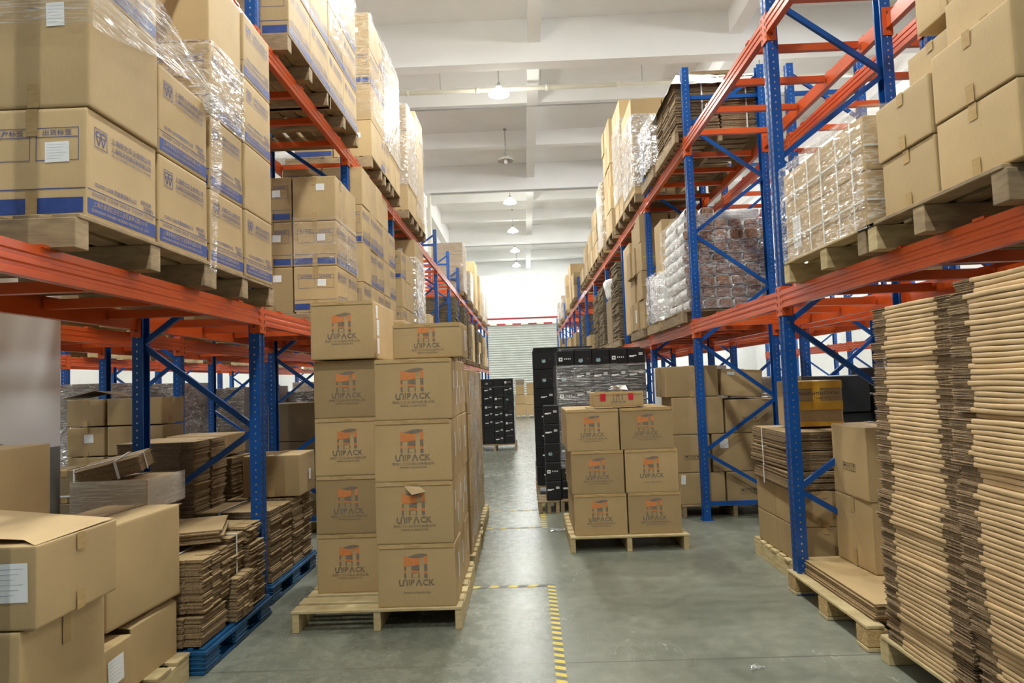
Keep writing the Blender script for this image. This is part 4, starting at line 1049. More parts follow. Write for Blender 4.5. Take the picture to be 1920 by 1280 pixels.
# behind, by the column
GC = 'worn cartons between the white column and the first upright'
for k, (z, h) in enumerate(((.14, .40), (.54, .43), (.975, .28), (1.262, .26))):
    carton((-4.24, 6.72, z), (.36, .4, h - .006), 'tape', f'worn carton beside the white column, {lg(k)} from floor, column side', R.uniform(-.03, .03), 'right', 2, 'kraft_dull', GC, stickers=[('front', .03, .03, .09, .08)] if k == 2 else [])
    carton((-3.76, 6.72, z), (.54, .4, h - .006), 'tape', f'worn carton beside the white column, {lg(k)} from floor, upright side', R.uniform(-.03, .03), 'right', 2, 'kraft_dull', GC)
carton((-4.02, 6.05, .64), (.50, .4, .28), 'tape', 'strapped carton lying low between the white column and the tied bundle', .15, 'right', 2, 'kraft_grey', GC)
carton((-4.02, 6.05, .14), (.55, .45, .495), 'plain', 'carton below the strapped carton near the white column', .1, 'right', 1, 'kraft_grey', GC)
sp = MB()
for x in (-.19, .08): sp.box((x, -.208, .78 - .64 - .14 + .14), (.014, .003, .285)); sp.box((x, 0, .2835), (.014, .416, .003))
sp.box((0, -.210, .06), (.5, .003, .014)); sp.v = [(a, b, c) for a, b, c in sp.v]; tag(sp.build('packing_strap', 'strap_plastic'), 'white straps around the carton lying near the white column', 'strap')
bpy.data.objects['packing_strap'].location = (-4.02, 6.05, .64); bpy.data.objects['packing_strap'].rotation_euler = (0, 0, .15)
tag(MB().add([(-4.5, 6.55, 1.53), (-4.2, 6.6, 1.60), (-4.0, 6.7, 1.54), (-4.45, 6.9, 1.53), (-4.15, 6.95, 1.585), (-3.95, 6.9, 1.53)], [(0, 1, 4, 3), (1, 2, 5, 4)]).build('open_carton_flap', 'kraft_grey'), 'crumpled grey cardboard piece lying on the worn cartons by the column', 'cardboard scrap')
# wrapped box with tilted bundle
wood_pallet(-3.05, 3.9, 0, .32, .9, 'wooden pallet hidden behind the foreground cartons', 'x')
carton((-2.90, 4.38, .14), (.32, .5, .52), 'plain', 'carton supporting the film-wrapped box behind the foreground cartons', 0, 'right', 1, 'kraft_dull') if False else None
carton((-2.56, 4.375, .838), (.46, .44, .185), 'plain', 'pale box wrapped in white film, behind the foreground cartons', .0, 'right', 2, 'kraft_pale')
wrap(-2.79, -2.33, 4.155, 4.60, .845, 1.035, 'cloudy white film wound around the pale box behind the foreground cartons', 'L', 'film_cloud', .008, 31)
bundle(-2.80, 4.2, 1.045, .36, .3, .10, 'small tied bundle tilted on the film-wrapped box', .010, straps=(('x', -.04), ('y', .05)), rz=.25, flaps=0, jit=.004, tilt=(.1, -.22), mat='kraft')
carton((-2.95, 4.38, .14), (.35, .5, .60), 'plain', 'brown carton standing low behind the foreground cartons', 0, 'right', 1, 'kraft_dull')
# foreground
wood_pallet(-2.98, 2.45, 0, 1.10, 1.33, 'pale wooden pallet under the foreground cartons')
GF = 'large plain foreground cartons'
carton((-2.16, 2.74, .14), (.60, .50, .565), 'tape', 'big bottom foreground carton beneath the one with the white label', 0, 'right', 2, 'kraft', GF)
fb = carton((-2.10, 2.735, .712), (.60, .49, .30), 'tape', 'foreground carton with lifted lid flap and white label on its end', .0, 'right', 2, 'kraft', GF, stickers=[('front', .20, .02, .14, .14)])
fl = MB(); fl.add([(-.295, -.235, .150), (.29, -.24, .152), (.295, .235, .158), (.0, .25, .155), (-.295, .24, .215), (-.295, -.2, .20), (.22, -.20, .165), (.25, .2, .17)], [(1, 2, 7, 6), (5, 6, 7, 4)]); 
f2 = fl.build('lid_flap', 'kraft_pale', fb)
carton((-2.16, 3.49, .455), (.42, .60, .485), 'plain', 'tall plain foreground carton with frayed top edge, nearest the tied bundles', -.06, 'right', 2, 'kraft', GF)
# open box under it
ob = empty('open_carton', (-2.24, 3.55, .14)); tag(ob, 'open carton with folded flaps below the tall plain foreground carton', 'cardboard box', GF)
b = MB(); w2, d2, hh, t = .29, .215, .28, .006
b.box((w2, 0, hh / 2), (t, 2 * d2, hh)); b.box((-w2, 0, hh / 2), (t, 2 * d2, hh)); b.box((0, -d2, hh / 2 - .03), (2 * w2, t, hh - .06)); b.box((0, d2, hh / 2), (2 * w2, t, hh)); b.box((0, 0, .004), (2 * w2, 2 * d2, t))
b.build('body', 'kraft', ob)
b = MB(); b.add([(-w2, -d2, hh - .06), (w2, -d2, hh - .02), (w2 - .02, -d2 - .14, hh - .10), (-w2, -d2 - .14, hh - .14)], [(0, 3, 2, 1)]); b.build('flap', 'kraft', ob)
b = MB(); b.add([(w2, -d2, hh), (w2, d2, hh), (w2 - .05, d2, hh + .03), (w2 - .10, -d2, hh + .01)], [(0, 1, 2, 3)]); b.build('flap', 'kraft_dull', ob)
carton((-2.13, 3.15, .14), (.42, .30, .27), 'plain', 'low foreground carton with white side label below the open carton', 0, 'right', 2, 'kraft', GF, stickers=[('right', .02, .02, .12, .12)])
carton((-2.68, 3.36, .14), (.62, .52, .79), 'plain', 'large carton hidden behind the foreground boxes, supporting the box at the picture edge', 0, 'right', 1, 'kraft_dull', GF)
carton((-2.83, 3.42, .935), (.56, .42, .37), 'plain', 'carton cut by the picture edge in front of the grey column base', .02, 'right', 2, 'kraft', GF)

# ================================================================== LEFT BACK ROW AND BEYOND
for n, y0 in enumerate((5.7, 7.6, 9.9, 12.3)):
    wood_pallet(-4.5, y0, P1, .95, 1.1, f'wooden pallet on the rack behind the white column, {lg(n)} along', group='pallets on the back racks')
    for k in range(2):
        for i in range(2): carton((-3.93 - i * .42, y0 + .5, P1 + .142 + k * .4), (.4, .9, .39), 'plain', f'brown carton on the rack behind the column, {lg(n)} pallet, {lg(k)} layer, {["aisle", "wall"][i]} side', 0, 'right', 0, 'kraft_dull', 'cartons on the rack behind the white column')
for n, (x, y, w_, h, mt) in enumerate(((-6.2, 9.3, .9, 1.72, 'brown_wrap_load'), (-5.55, 10.2, .78, 1.7, 'brown_wrap_load'), (-5.35, 11.8, .9, 1.6, 'brown_wrap_load'), (-5.3, 13.0, .9, 1.62, 'brown_wrap_load'), (-4.7, 13.8, .8, 1.5, 'brown_wrap_load'), (-4.9, 15.6, .9, 1.7, 'kraft_grey'), (-5.4, 17.6, .9, 1.6, 'brown_wrap_load'))):
    wood_pallet(x - w_ / 2, y, 0, w_, .9, f'pallet under the {lg(n)} dark film-wrapped load across the side aisle', group='pallets across the side aisle')
    carton((x, y + .45, .142), (w_, .86, h - .14), 'plain', f'tall dark film-wrapped load across the side aisle, {lg(n)} from the white column', 0, 'right', 0, mt, 'dark wrapped loads', name='wrapped_load', cat='wrapped load')
    wrap(x - w_ / 2, x + w_ / 2, y + .02, y + .88, .2, h, f'glinting film on the {lg(n)} dark load across the side aisle', 'L', 'film_clear', .015, n + 60)
for n in range(6):
    wood_pallet(-7.5, 7.6 + 2.5 * n, P1, 1.0, 1.1, f'pallet on the distant rack across the side aisle, {lg(n)} bay', group='pallets on the distant racks')
    carton((-7.0, 8.1 + 2.5 * n, P1 + .142), (.9, .9, .7), 'plain', f'pale carton on the distant rack across the side aisle, {lg(n)} bay', 0, 'right', 0, 'kraft_dull', 'cartons on the distant racks')

# ================================================================== RIGHT RACK, LOWER SHELF
GR = 'plain cartons on the near lower shelf opposite the carton rack'
shelf_pallet(1.74, 2.25, P1, 1.0, 1.07, 'weathered pallet under the plain cartons nearest the camera on the right-hand shelf', 'wood_grey', 'R')
ZR = P1 + .142
def cr(x, y, z, d, lab, rz=0., mat='kraft'): return carton((x, y, z), d, 'tape', lab, rz, 'left', 2, mat, GR)
cr(2.02, 3.085, ZR, (.50, .42, .262), 'plain carton, bottom layer, beside the strapped film-wrapped pallet')
cr(2.02, 3.09, ZR + .266, (.52, .43, .262), 'plain carton, second layer, beside the strapped film-wrapped pallet')
cr(2.02, 2.62, ZR, (.50, .47, .285), 'large plain carton, bottom layer, nearest on the flattened-stack side shelf')
cr(2.02, 2.62, ZR + .29, (.51, .47, .285), 'large plain carton, second layer, nearest on the flattened-stack side shelf')
cr(2.13, 3.02, ZR + .532, (.52, .36, .20), 'plain carton set back in the third layer of the near shelf cartons')
cr(2.12, 2.62, ZR + .58, (.56, .47, .22), 'plain carton leaning open, third layer above the nearest large ones')
cr(2.14, 2.90, ZR + .80, (.54, .42, .27), 'plain carton highest on the near shelf, cut by the picture top')
shelf_pallet(1.74, 3.36, P1, 1.0, 1.16, 'pale pallet stencilled B under the strapped film-wrapped cartons', 'wood_pale', 'R')
p = Print(); p.frame(-.035, -.035, .035, .035, .004); p.text('B', 0, 0, .06, 0)
q = MB(); q.v = [(u + 1.90, 3.345, v + P1 + .075) for u, v, z in p.mb.v]; q.f = p.mb.f; q.m = p.mb.m; q.smooth = p.mb.smooth; tag(q.build('stencilled_letter', 'black_ink'), 'black boxed letter B stencilled on the pale pallet block', 'stencil')
for k in range(2):
    for j in range(3):
        carton((2.0, 3.44 + .17 + j * .355, ZR + k * .285), (.48, .35, .28), 'plain', f"strapped carton under film, {['bottom', 'top'][k]} layer, {['near', 'middle', 'far'][j]}, on the stencilled pallet", 0, 'left', 2, 'kraft', 'strapped cartons on the stencilled pallet', stickers=[('front', .02, .02, .11, .05)] if (k == 0 and j == 0) else ([('left', 0, .02, .12, .2)] if j == 2 and k == 0 else []))
st = MB()
for y in (3.55, 3.72, 3.92, 4.10, 4.3): st.box((1.747, y, ZR + .28), (.003, .011, .57))
for z in (.13, .41): st.box((1.747, 3.97, ZR + z), (.003, 1.06, .011)); st.box((2.0, 3.43, ZR + z), (.49, .003, .011))
st.box((2.15, 3.43, ZR + .28), (.011, .003, .57))
tag(st.build('packing_strap', 'strap_plastic'), 'white straps crossing the cartons on the stencilled pallet', 'strap')
wrap(1.745, 2.25, 3.41, 4.5, ZR - .02, ZR + .60, 'clear crinkled film around the strapped cartons on the stencilled pallet', 'R', 'film_clear', .02, 21, True)

# paper-wrapped bundles pallet
GPb = 'white paper-wrapped bundles with brown ends'
wood_pallet(1.78, 7.6, P1, 1.02, 1.15, 'wooden pallet under the white paper-wrapped bundles', 'x', 'wood_grey')
def paper_bundle():
    r = empty('paper_wrapped_bundle', (0, 0, 0)); m = MB(); n = 14
    w_, h, L = .158, .122, .33
    def ring(k, y): return [(math.copysign(abs(math.cos(a)) ** .55, math.cos(a)) * w_ / 2 * k, y, math.copysign(abs(math.sin(a)) ** .55, math.sin(a)) * h / 2 * k) for a in [2 * math.pi * i / n for i in range(n)]]
    v = ring(1, -L / 2) + ring(1.03, 0) + ring(1, L / 2) + ring(.93, -L / 2 - .003)
    f = [(i, (i + 1) % n, n + (i + 1) % n, n + i) for i in range(n)] + [(n + i, n + (i + 1) % n, 2 * n + (i + 1) % n, 2 * n + i) for i in range(n)] + [(3 * n + i, 3 * n + (i + 1) % n, (i + 1) % n, i) for i in range(n)] + [tuple(range(2 * n, 3 * n))]
    m.add(v, f, 0, True); m.build('paper_sleeve', 'white_wrap', r)
    e = MB(); rr = random.Random(5)
    for i in range(5):
        for j in range(2):
            e.box((-w_ / 2 + .018 + (i + .5) * (w_ - .036) / 5, -L / 2 + .012 - rr.uniform(0, .02), -h / 4 * .8 + j * h / 2 * .8), ((w_ - .036) / 5 - .002, .05, h * .38), 0)
    e.build('brown_card_ends', 'paper_stack_end', r); return r
pb0 = None
for k in range(9):
    for i in range(6):
        for j in range(3):
            if j > 0 and i > 0 and k < 8: continue
            if k == 8 and (i > 1): continue
            bow = .05 * math.sin(math.pi * (k + .5) / 9)
            loc = (1.86 + .084 + i * .168 - bow + R.uniform(-.006, .006), 7.62 + .17 + j * .345 + R.uniform(-.012, .012) + .03 * math.sin(k * 1.9), P1 + .142 + .065 + k * .128)
            if pb0 is None: pb0 = paper_bundle(); o = pb0; o.location = loc
            else: o = dup(pb0, loc)
            o.rotation_euler = (R.uniform(-.05, .05), R.uniform(-.12, .12), R.uniform(-.04, .04))
            tag(o, f"white paper-wrapped bundle with brown card ends, {lg(k)} layer, {['first', 'second', 'third', 'fourth', 'fifth', 'sixth'][i]} from aisle, {['front', 'middle', 'rear'][j]}", 'paper bundle', GPb)
wrap(1.80, 2.88, 7.60, 8.68, P1 + .15, P1 + 1.22, 'clear film around the white paper-wrapped bundles', 'R', 'film_clear', .02, 41)
tag(MB().box((2.5, 8.0, P1 + 1.25), (.5, .5, .09), 0, .02).build('paper_slab', 'white_wrap'), 'white paper packet lying on top of the paper-wrapped bundles', 'paper bundle')
# next things on lower right shelf
wood_pallet(1.76, 8.85, P1, 1.0, .9, 'wooden pallet under the crinkled white film load', 'x', 'wood_grey')
carton((2.26, 9.25, P1 + .142), (.92, .7, .62), 'plain', 'lumpy load under crinkled white film beside the paper-wrapped bundles', 0, 'left', 2, 'white_wrap', name='wrapped_load', cat='wrapped load')
wrap(1.78, 2.7, 8.9, 9.6, P1 + .142, P1 + .78, 'crinkled film bunched around the low white load', 'R', 'film_white', .05, 44)
carton((2.10, 9.3, P1 + .79), (.42, .5, .72), 'plain', 'tall carton standing behind the paper-wrapped bundles', 0, 'left', 1, 'kraft')
wood_pallet(1.76, 10.04, P1, 1.0, 1.2, 'wooden pallet under the yellow-strapped cartons', 'x', 'wood_grey')
for k, (h, dx) in enumerate(((.42, 0), (.42, .02), (.42, -.03), (.42, .05))):
    for j in range(3):
        for i in range(2):
            if i and j and k < 3: continue
            carton((1.99 + dx * (1 if j else .4) + i * .45 + R.uniform(-.02, .02), 10.06 + .19 + j * .39, P1 + .142 + k * .424), (.43, .38, h), 'plain', f"bulging brown carton, {lg(k)} layer, {['near', 'middle', 'far'][j]} row, {['aisle', 'inner'][i]} side, yellow-strapped pallet", R.uniform(-.06, .06), 'left', 2 if j == 0 else 1, 'kraft_dull', 'bulging cartons with yellow straps', stickers=[('left', .05, 0, .07, .2)] if (j == 1 and k < 2) else [])
ys = MB()
for k in range(3): ys.box((1.99, 10.052, P1 + .142 + .2 + k * .424), (.44, .003, .012))
tag(ys.build('packing_strap', 'strap_yellow'), 'yellow straps around the bulging cartons', 'strap')
carton((2.0, 10.4, P1 + .142 + 1.28 + .42) if False else (2.05, 11.6, P1 + .142), (.5, .7, 1.5), 'plain', 'tall narrow carton past the yellow-strapped cartons', 0, 'left', 1, 'kraft')
wood_pallet(1.76, 12.6, P1, 1.0, 1.1, 'wooden pallet under the leaning dark flattened cartons', 'x', 'wood_grey')
bundle(1.78, 12.6, P1 + .142, .95, .95, 1.45, 'tall dark pile of flattened cartons past the yellow-strapped cartons', .03, mat='stack_grey', edge='stack_grey', flaps=2, jit=.02, group='dark flattened carton piles', aisle=-1)
wood_pallet(1.76, 13.75, P1, 1.0, 1.0, 'wooden pallet under the white sack and cartons', 'x', 'wood_grey')
carton((2.2, 14.25, P1 + .142), (.8, .8, .9), 'plain', 'brown carton below the white sack on the far lower shelf', 0, 'left', 0, 'kraft_grey')
sk = MB(); V, F = grid_box((.42, .4, .4), 8, .05, .12, 6); sk.add([(a * (1 + .15 * math.sin(9 * c)) + 1.95, b + 14.2, c + P1 + 1.25) for a, b, c in V], F, 0, True); tag(sk.build('white_sack', 'white_wrap'), 'knotted white plastic sack on the far lower shelf by green-grey piles', 'sack')
for n, y0 in enumerate((15.13, 16.4, 20.2)):
    shelf_pallet(1.76, y0, P1, 1.0, 1.1, f"pallet under the {lg(n)} green-grey flattened pile on the far shelf", 'wood_grey', 'R')
    bundle(1.80, y0 + .05, P1 + .142, .95, .95, (1.35, 1.3, 1.2)[n], f"{['first', 'second', 'third'][n]} green-grey flattened pile with teal straps, far shelf", .035, straps=(('y', 0),), mat='stack_grey', edge='stack_grey', flaps=2, jit=.015, strapmat='strap_teal', group='dark flattened carton piles', aisle=-1)
for n, (y0, nz) in enumerate(((17.8, 1), (22.6, 2), (24.9, 2), (27.4, 2), (30.0, 2), (32.5, 3))):
    pal_load(n, y0, 1.1, 1, 'R', 2, 2, nz, (.46, .5, .42), 'plain', f"{lg(n)} far lower load facing the carton rack", mats=['kraft_dull', 'kraft'], detail=0)

# upper right shelf
wood_pallet(1.76, 7.5, P2, 1.02, 1.15, 'wooden pallet under the cloth-covered flattened cartons on the top shelf', 'x', 'wood_grey')
GU = 'flattened cartons on the top shelf beneath white cloth'
for i in range(2):
    for k in range(2):
        bundle(1.80 + i * .49, 7.52, P2 + .142 + k * .30, .47, 1.05, .30, f"flattened-carton bundle under white cloth, {['lower', 'upper'][k]}, {['aisle side', 'inner side'][i]}, top shelf", .0165, straps=(('y', .05),), mat='kraft_grey', edge='board_edge', flaps=3, jit=.012, group=GU, aisle=-1 if i == 0 else 1)
cl = MB(); n = 14; V = []; rr = random.Random(2)
for i in range(n + 1):
    for j in range(n + 1):
        u, v = i / n, j / n; x = 1.74 + u * 1.06; y = 7.46 + v * 1.18; z = P2 + .142 + .625 + .03 * math.sin(7 * u) * math.sin(5 * v) + rr.uniform(0, .014)
        if i == 0 or j == 0 or i == n or j == n: z -= .13
        V.append((x, y, z))
cl.add(V, [(i * (n + 1) + j, (i + 1) * (n + 1) + j, (i + 1) * (n + 1) + j + 1, i * (n + 1) + j + 1) for i in range(n) for j in range(n)], 0, True)
tag(cl.build('cover_cloth', 'white_cloth'), 'white cloth cover draped over flattened cartons on the top shelf', 'cloth')
bundle(2.0, 7.6, P2 + .142 + .67, .6, .5, .04, 'thin bundle lying on the white cloth cover', .012, flaps=0, mat='kraft_grey')
wood_pallet(1.76, 8.78, P2, 1.0, .9, 'wooden pallet under the film-covered flattened cartons, top shelf', 'x', 'wood_grey')
bundle(1.80, 8.8, P2 + .142, .95, .8, .62, 'film-covered pile of flattened cartons beside the white cloth', .016, mat='kraft_grey', flaps=2, jit=.02, aisle=-1)
wrap(1.77, 2.8, 8.76, 9.62, P2 + .142, P2 + .82, 'crumpled film over the flattened pile, top shelf above the orange joint', 'R', 'film_white', .05, 46)
pal_load(1, 10.05, 1.1, 2, 'R', 2, 2, 3, (.46, .5, .48), 'plain', 'film-wrapped top-shelf load past the flattened cartons', film_='film_white', mats=['kraft'], film_z=(.1, 1.2), detail=1)
pal_load(2, 11.25, 1.1, 2, 'R', 2, 2, 4, (.46, .45, .48), 'plain', 'tall second top-shelf load past the flattened cartons', film_='film_white', mats=['kraft'], film_z=(.3, 1.6), detail=1) 
pal_load(3, 12.65, 1.1, 2, 'R', 2, 3, 5, (.46, .36, .43), 'plain', 'tallest top-shelf load of bare cartons', mats=['kraft', 'kraft_pale'], detail=1, jit=.03, stick='front')
pal_load(4, 14.1, .9, 2, 'R', 2, 2, 3, (.46, .42, .45), 'plain', 'film-fronted top-shelf load past the tallest', film_='film_white', mats=['kraft'], detail=0)
for n, (y0, nz, h) in enumerate(((15.3, 3, .38), (16.5, 2, .42), (17.8, 2, .4), (19.0, 1, .38), (22.6, 2, .42), (24.0, 3, .45), (27.4, 3, .45), (30.0, 2, .5), (33.0, 2, .5))):
    pal_load(n, y0, 1.1, 2, 'R', 2, 2, nz, (.46, .5, h), 'plain', f"{lg(n)} small far top-shelf load facing the carton rack", mats=['kraft', 'kraft_dull'], detail=0, film_='film_white' if n in (7, 8) else None)

# ================================================================== RIGHT FLOOR
# big cartons behind the logo pile
wood_pallet(1.66, 7.55, 0, 1.15, 1.1, 'grey wooden pallet under the big brown cartons behind the second upright', 'x', 'wood_grey')
GK = 'big brown cartons behind the second blue upright'
def bk(x0, x1, z0, z1, lab, st='tape', rz=0., mat='kraft_dull', tilt=None, stick=()):
    carton(((x0 + x1) / 2, 7.85, z0), (x1 - x0, .55, z1 - z0 - .004), st, lab, rz, 'front', 2, mat, GK, stickers=stick, tilt=tilt)
bk(1.64, 2.14, .142, .485, 'big brown carton, bottom layer, behind the second upright', 'plain', stick=[('front', -.2, .1, .05, .1)])
bk(2.16, 2.62, .142, .485, 'big brown carton with faint symbols, bottom layer, farther from the aisle', 'symbols_front')
bk(1.60, 1.995, .487, .90, 'brown carton with handling symbols, second layer, next to the logo pile', 'symbols_front')
bk(2.02, 2.60, .487, .90, 'brown carton with white label, second layer behind the diagonal brace', 'plain', stick=[('front', -.16, .1, .09, .1)])
bk(1.60, 2.16, .902, 1.31, 'big brown carton, third layer behind the second upright', 'plain')
bk(2.18, 2.72, .902, 1.27, 'brown carton with symbols, third layer, farther from the aisle', 'symbols_front')
bk(1.54, 2.12, 1.312, 1.655, 'large taped carton, top layer next to the second upright')
bk(2.15, 2.60, 1.30, 1.60, 'tilted taped carton, top layer, farther from the aisle', 'tape', 0, 'kraft', (0, .07), [('front', -.12, .1, .08, .035)])
carton((3.1, 9.2, .142), (1.0, .9, 1.35), 'plain', 'film-wrapped grey-brown load behind the tilted taped carton', 0, 'left', 0, 'kraft_grey', name='wrapped_load', cat='wrapped load')
wood_pallet(2.65, 8.75, 0, 1.0, .95, 'pallet under the film-wrapped load behind the tilted taped carton', 'x', 'wood_grey')
wrap(2.6, 3.6, 8.75, 9.6, .2, 1.5, 'dull film on the load behind the tilted taped carton', 'R', 'film_clear', .02, 51)
carton((2.18, 9.15, .142), (.8, .7, 1.52), 'plain', 'pale plastic-covered load between the black cartons and big brown cartons', 0, 'left', 2, 'white_wrap', name='wrapped_load', cat='wrapped load')
wood_pallet(1.76, 8.78, 0, .85, .75, 'pallet under the pale plastic-covered load', 'x', 'wood_grey')
# small carton pallet with bundles and the yellow-taped box
wood_pallet(1.93, 5.10, 0, .95, .95, 'pale wooden pallet under four small cartons beside the near upright', 'x')
for k in range(2):
    for j in range(2):
        for i in range(2):
            carton((2.17 + i * .43, 5.13 + .21 + j * .43, .142 + k * .262), (.42, .42, .258), 'plain', f"small plain carton, {['bottom', 'top'][k]} layer, {['near', 'far'][j]} row, {['aisle', 'inner'][i]} side, below the tied bundles", 0, 'left', 2, 'kraft_dull', 'small cartons below the tied bundles')
for k in range(3):
    bundle(1.92 + k * .01, 5.12 + .03 * k, .668 + k * .145, .72, .80, .14, f"{['lowest', 'middle', 'topmost'][k]} tied bundle on the small cartons beside the near upright", .0125, straps=(('x', .1),), flaps=0, jit=.014, rz=(-.03, .03, -.02)[k], group='tied bundles on the small cartons', aisle=-1, mat='kraft_dull')
yb = carton((2.30, 5.62, 1.112), (.40, .32, .36), 'plain', 'handwritten carton crossed with yellow tape on top of the tied bundles', -.05, 'left', 2, 'kraft_dull')
p = Print(); p.rect(-.20, .12, .20, .175, 0); p.rect(-.2, -.05, .2, .02, 0); p.rect(-.03, -.05, .03, .17, 0, .001); p.rect(-.2, -.178, .2, -.14, 0)
link('yellow_tape', place_face(p, 'front', (.40, .32, .36), .009).mesh('yellow_tape', 'tape_yellow'), yb)
p = Print(); rr = random.Random(4)
for i in range(22):
    u = -.18 + i * .016; p.line((u, .08 + rr.uniform(-.01, .01)), (u + .012, .08 + rr.uniform(-.012, .012)), .004); p.line((u + .006, .07), (u + .004, .095), .003)
for i in range(10): u = -.0 + i * .017; p.line((u, .045 + rr.uniform(-.008, .008)), (u + .012, .045 + rr.uniform(-.01, .01)), .004)
link('handwriting', place_face(p, 'front', (.40, .32, .36), .0115).mesh('handwriting', 'black_ink'), yb)
# dark cartons behind
GD = 'dark cartons stacked behind the near rack'
for n, (x, z, w_, h) in enumerate(((3.2, .142, .7, .5), (3.95, .142, .7, .5), (3.2, .65, .7, .48), (3.95, .65, .6, .40), (3.15, 1.14, .42, .36), (3.65, 1.06, .5, .24), (3.75, 1.31, .55, .26))):
    c = carton((x, 7.1 if n < 4 else 7.05, z), (w_, .6, h - .005), 'plain', f"{['lower', 'lower', 'middle', 'middle', 'open-topped', 'labelled', 'upper'][n]} charcoal carton behind the near rack, {'aisle side' if x < 3.5 else 'outer side'}", 0, 'left', 1, 'carton_black', GD, stickers=[('front', -.1, .0, .07, .16), ('front', .03, -.02, .07, .14)] if n in (5, 3) else [])
wood_pallet(2.85, 6.78, 0, 1.45, .66, 'pallet under the charcoal cartons behind the near rack', 'x', 'wood_grey')
# two tall cartons on sheets
wood_pallet(1.82, 3.86, 0, .95, 1.14, 'block pallet under the two tall plain cartons beside the near upright', 'y', 'wood_pale', True, .145)
bundle(1.90, 3.92, .147, .86, 1.02, .095, 'flattened cartons lying beneath the two tall plain cartons', .0078, flaps=0, jit=.012, aisle=-1, mat='kraft')
carton((2.42, 4.70, .243), (.50, .48, .455), 'tape', 'tall plain carton with a grey scuff, lower of the two on the sheets', .04, 'left', 2, 'kraft')
carton((2.42, 4.69, .70), (.51, .49, .475), 'symbols', 'tall plain carton with umbrella, arrow and glass symbols, upper of the two', 0, 'left', 2, 'kraft', seed=2)
# narrow open box behind the near upright
ob = empty('open_carton', (2.30, 5.04, .145)); 
bpy.data.objects.remove(ob)

# tall flattened-carton stacks
wood_pallet(1.84, 2.3, 0, .95, 1.46, 'pale wooden pallet under the tall flattened-carton stacks', 'y', 'wood_pale')
def folded_carton(seed, L):
    r = random.Random(seed); o = empty('flattened_carton', (0, 0, 0)); d = .55; t = .0218
    m = MB(); a = .13 + r.uniform(-.02, .02); b = .13 + r.uniform(-.02, .02); y0, y1 = -L / 2 + a, L / 2 - b
    n = 5; rad = .0104; ring = []
    for i in range(n + 1):
        an = math.pi / 2 + math.pi * i / n; ring.append((math.cos(an) * rad * .6, math.copysign(abs(math.sin(an)) ** .7, math.sin(an)) * rad + t / 2))
    prof = ring + [(d, t / 2 - rad), (d, t / 2 + rad)]
    k = len(prof); ny = 4; V = []
    for j in range(ny + 1):
        y = y0 + (y1 - y0) * j / ny; s = .0015 * math.sin(j * 1.7 + seed)
        V += [(x, y, z + s) for x, z in prof]
    m.add(V, [(j * k + i, j * k + (i + 1) % k, (j + 1) * k + (i + 1) % k, (j + 1) * k + i) for j in range(ny) for i in range(k)] + [tuple(range(k))[::-1], tuple(range(ny * k, ny * k + k))], 0, True)
    m.build('folded_panel', 'board_fold', o)
    for (ya, yb) in ((-L / 2, y0 + .004), (y1 - .004, L / 2)):
        e = MB()
        for q in range(4):
            z = .0024 + q * .0054; ox = r.uniform(-.005, .006); e1 = r.uniform(-.01, .012); tilt = r.uniform(-.0012, .0012)
            A, B = (ya + (e1 if ya < 0 else 0), yb + (e1 if ya > 0 else 0))
            e.add([(ox, A, z - .0021 + tilt), (d, A, z - .0021), (d, B, z - .0021), (ox + r.uniform(-.003, .003), B, z - .0021), (ox, A, z + .0021 + tilt), (d, A, z + .0021), (d, B, z + .0021), (ox, B, z + .0021)],
                  [(3, 2, 1, 0), (4, 5, 6, 7), (0, 1, 5, 4), (2, 3, 7, 6), (3, 0, 4, 7), (1, 2, 6, 5)])
        e.build('flap', 'board_edge', o)
    return o
for (cy, L, x0, lab, grp, N, y_off) in ((3.33, .69, 1.84, 'flattened brown carton in the tall stack beside the block pallet', 'flattened cartons in the farther tall stack', 78, .0), (2.63, .66, 1.83, 'flattened brown carton in the nearest tall stack, cut by the picture edge', 'flattened cartons in the nearest tall stack', 80, 0.)):
    protos = [folded_carton(s, L) for s in range(8)]; used = set(); bx = 0; by = 0
    for i in range(N):
        if i % R.choice((7, 9, 11)) == 0: bx = R.uniform(-.02, .02); by = R.uniform(-.022, .022)
        p_ = i % 8
        loc = (x0 + bx + R.uniform(-.002, .002), cy + by + R.uniform(-.005, .005), .142 + i * .0221)
        if p_ not in used: used.add(p_); o = protos[p_]; o.location = loc
        else: o = dup(protos[p_], loc)
        tl = .10 * max(0, (i - 55) / 40) if cy > 3 else .06 * max(0, (i - 60) / 40)
        o.rotation_euler = (-.0, 0, R.uniform(-.015, .015)); tag(o, lab, 'flattened carton', grp)

# ================================================================== FLOOR MARKINGS AND LITTER
def tape_run(a, b, wd, label, n):
    m = MB(); a = Vector(a); b = Vector(b); d = (b - a); L = d.length; d.normalize(); s = Vector((-d.y, d.x, 0)) * wd / 2; sk = d * .012
    for i in range(n):
        p0 = a + d * (L * i / n); p1 = a + d * (L * (i + 1) / n)
        m.quad([p0 - s - sk, p1 - s - sk, p1 + s + sk, p0 + s + sk], i % 2)
    o = m.build('hazard_tape', ['tape_stripe_yellow', 'tape_stripe_dark']); tag(o, label, 'floor tape'); return o
tape_run((.128, 2.9, .002), (.143, 5.30, .002), .058, 'yellow and black hazard tape along the floor nearest the camera', 56)
tape_run((-.62, 5.27, .002), (.11, 5.27, .002), .05, 'hazard tape crossing the walkway behind the nearest tape line', 10)
tape_run((-.62, 7.33, .002), (.12, 7.33, .002), .04, 'thin hazard tape crossing the walkway between the second floor lines', 10)
tape_run((.15, 7.30, .002), (.15, 9.2, .002), .06, 'hazard tape along the floor by the black carton pallets', 40)
tape_run((-.62, 8.3, .002), (.12, 8.3, .002), .03, 'worn tape crossing the walkway beside the black cartons', 8)
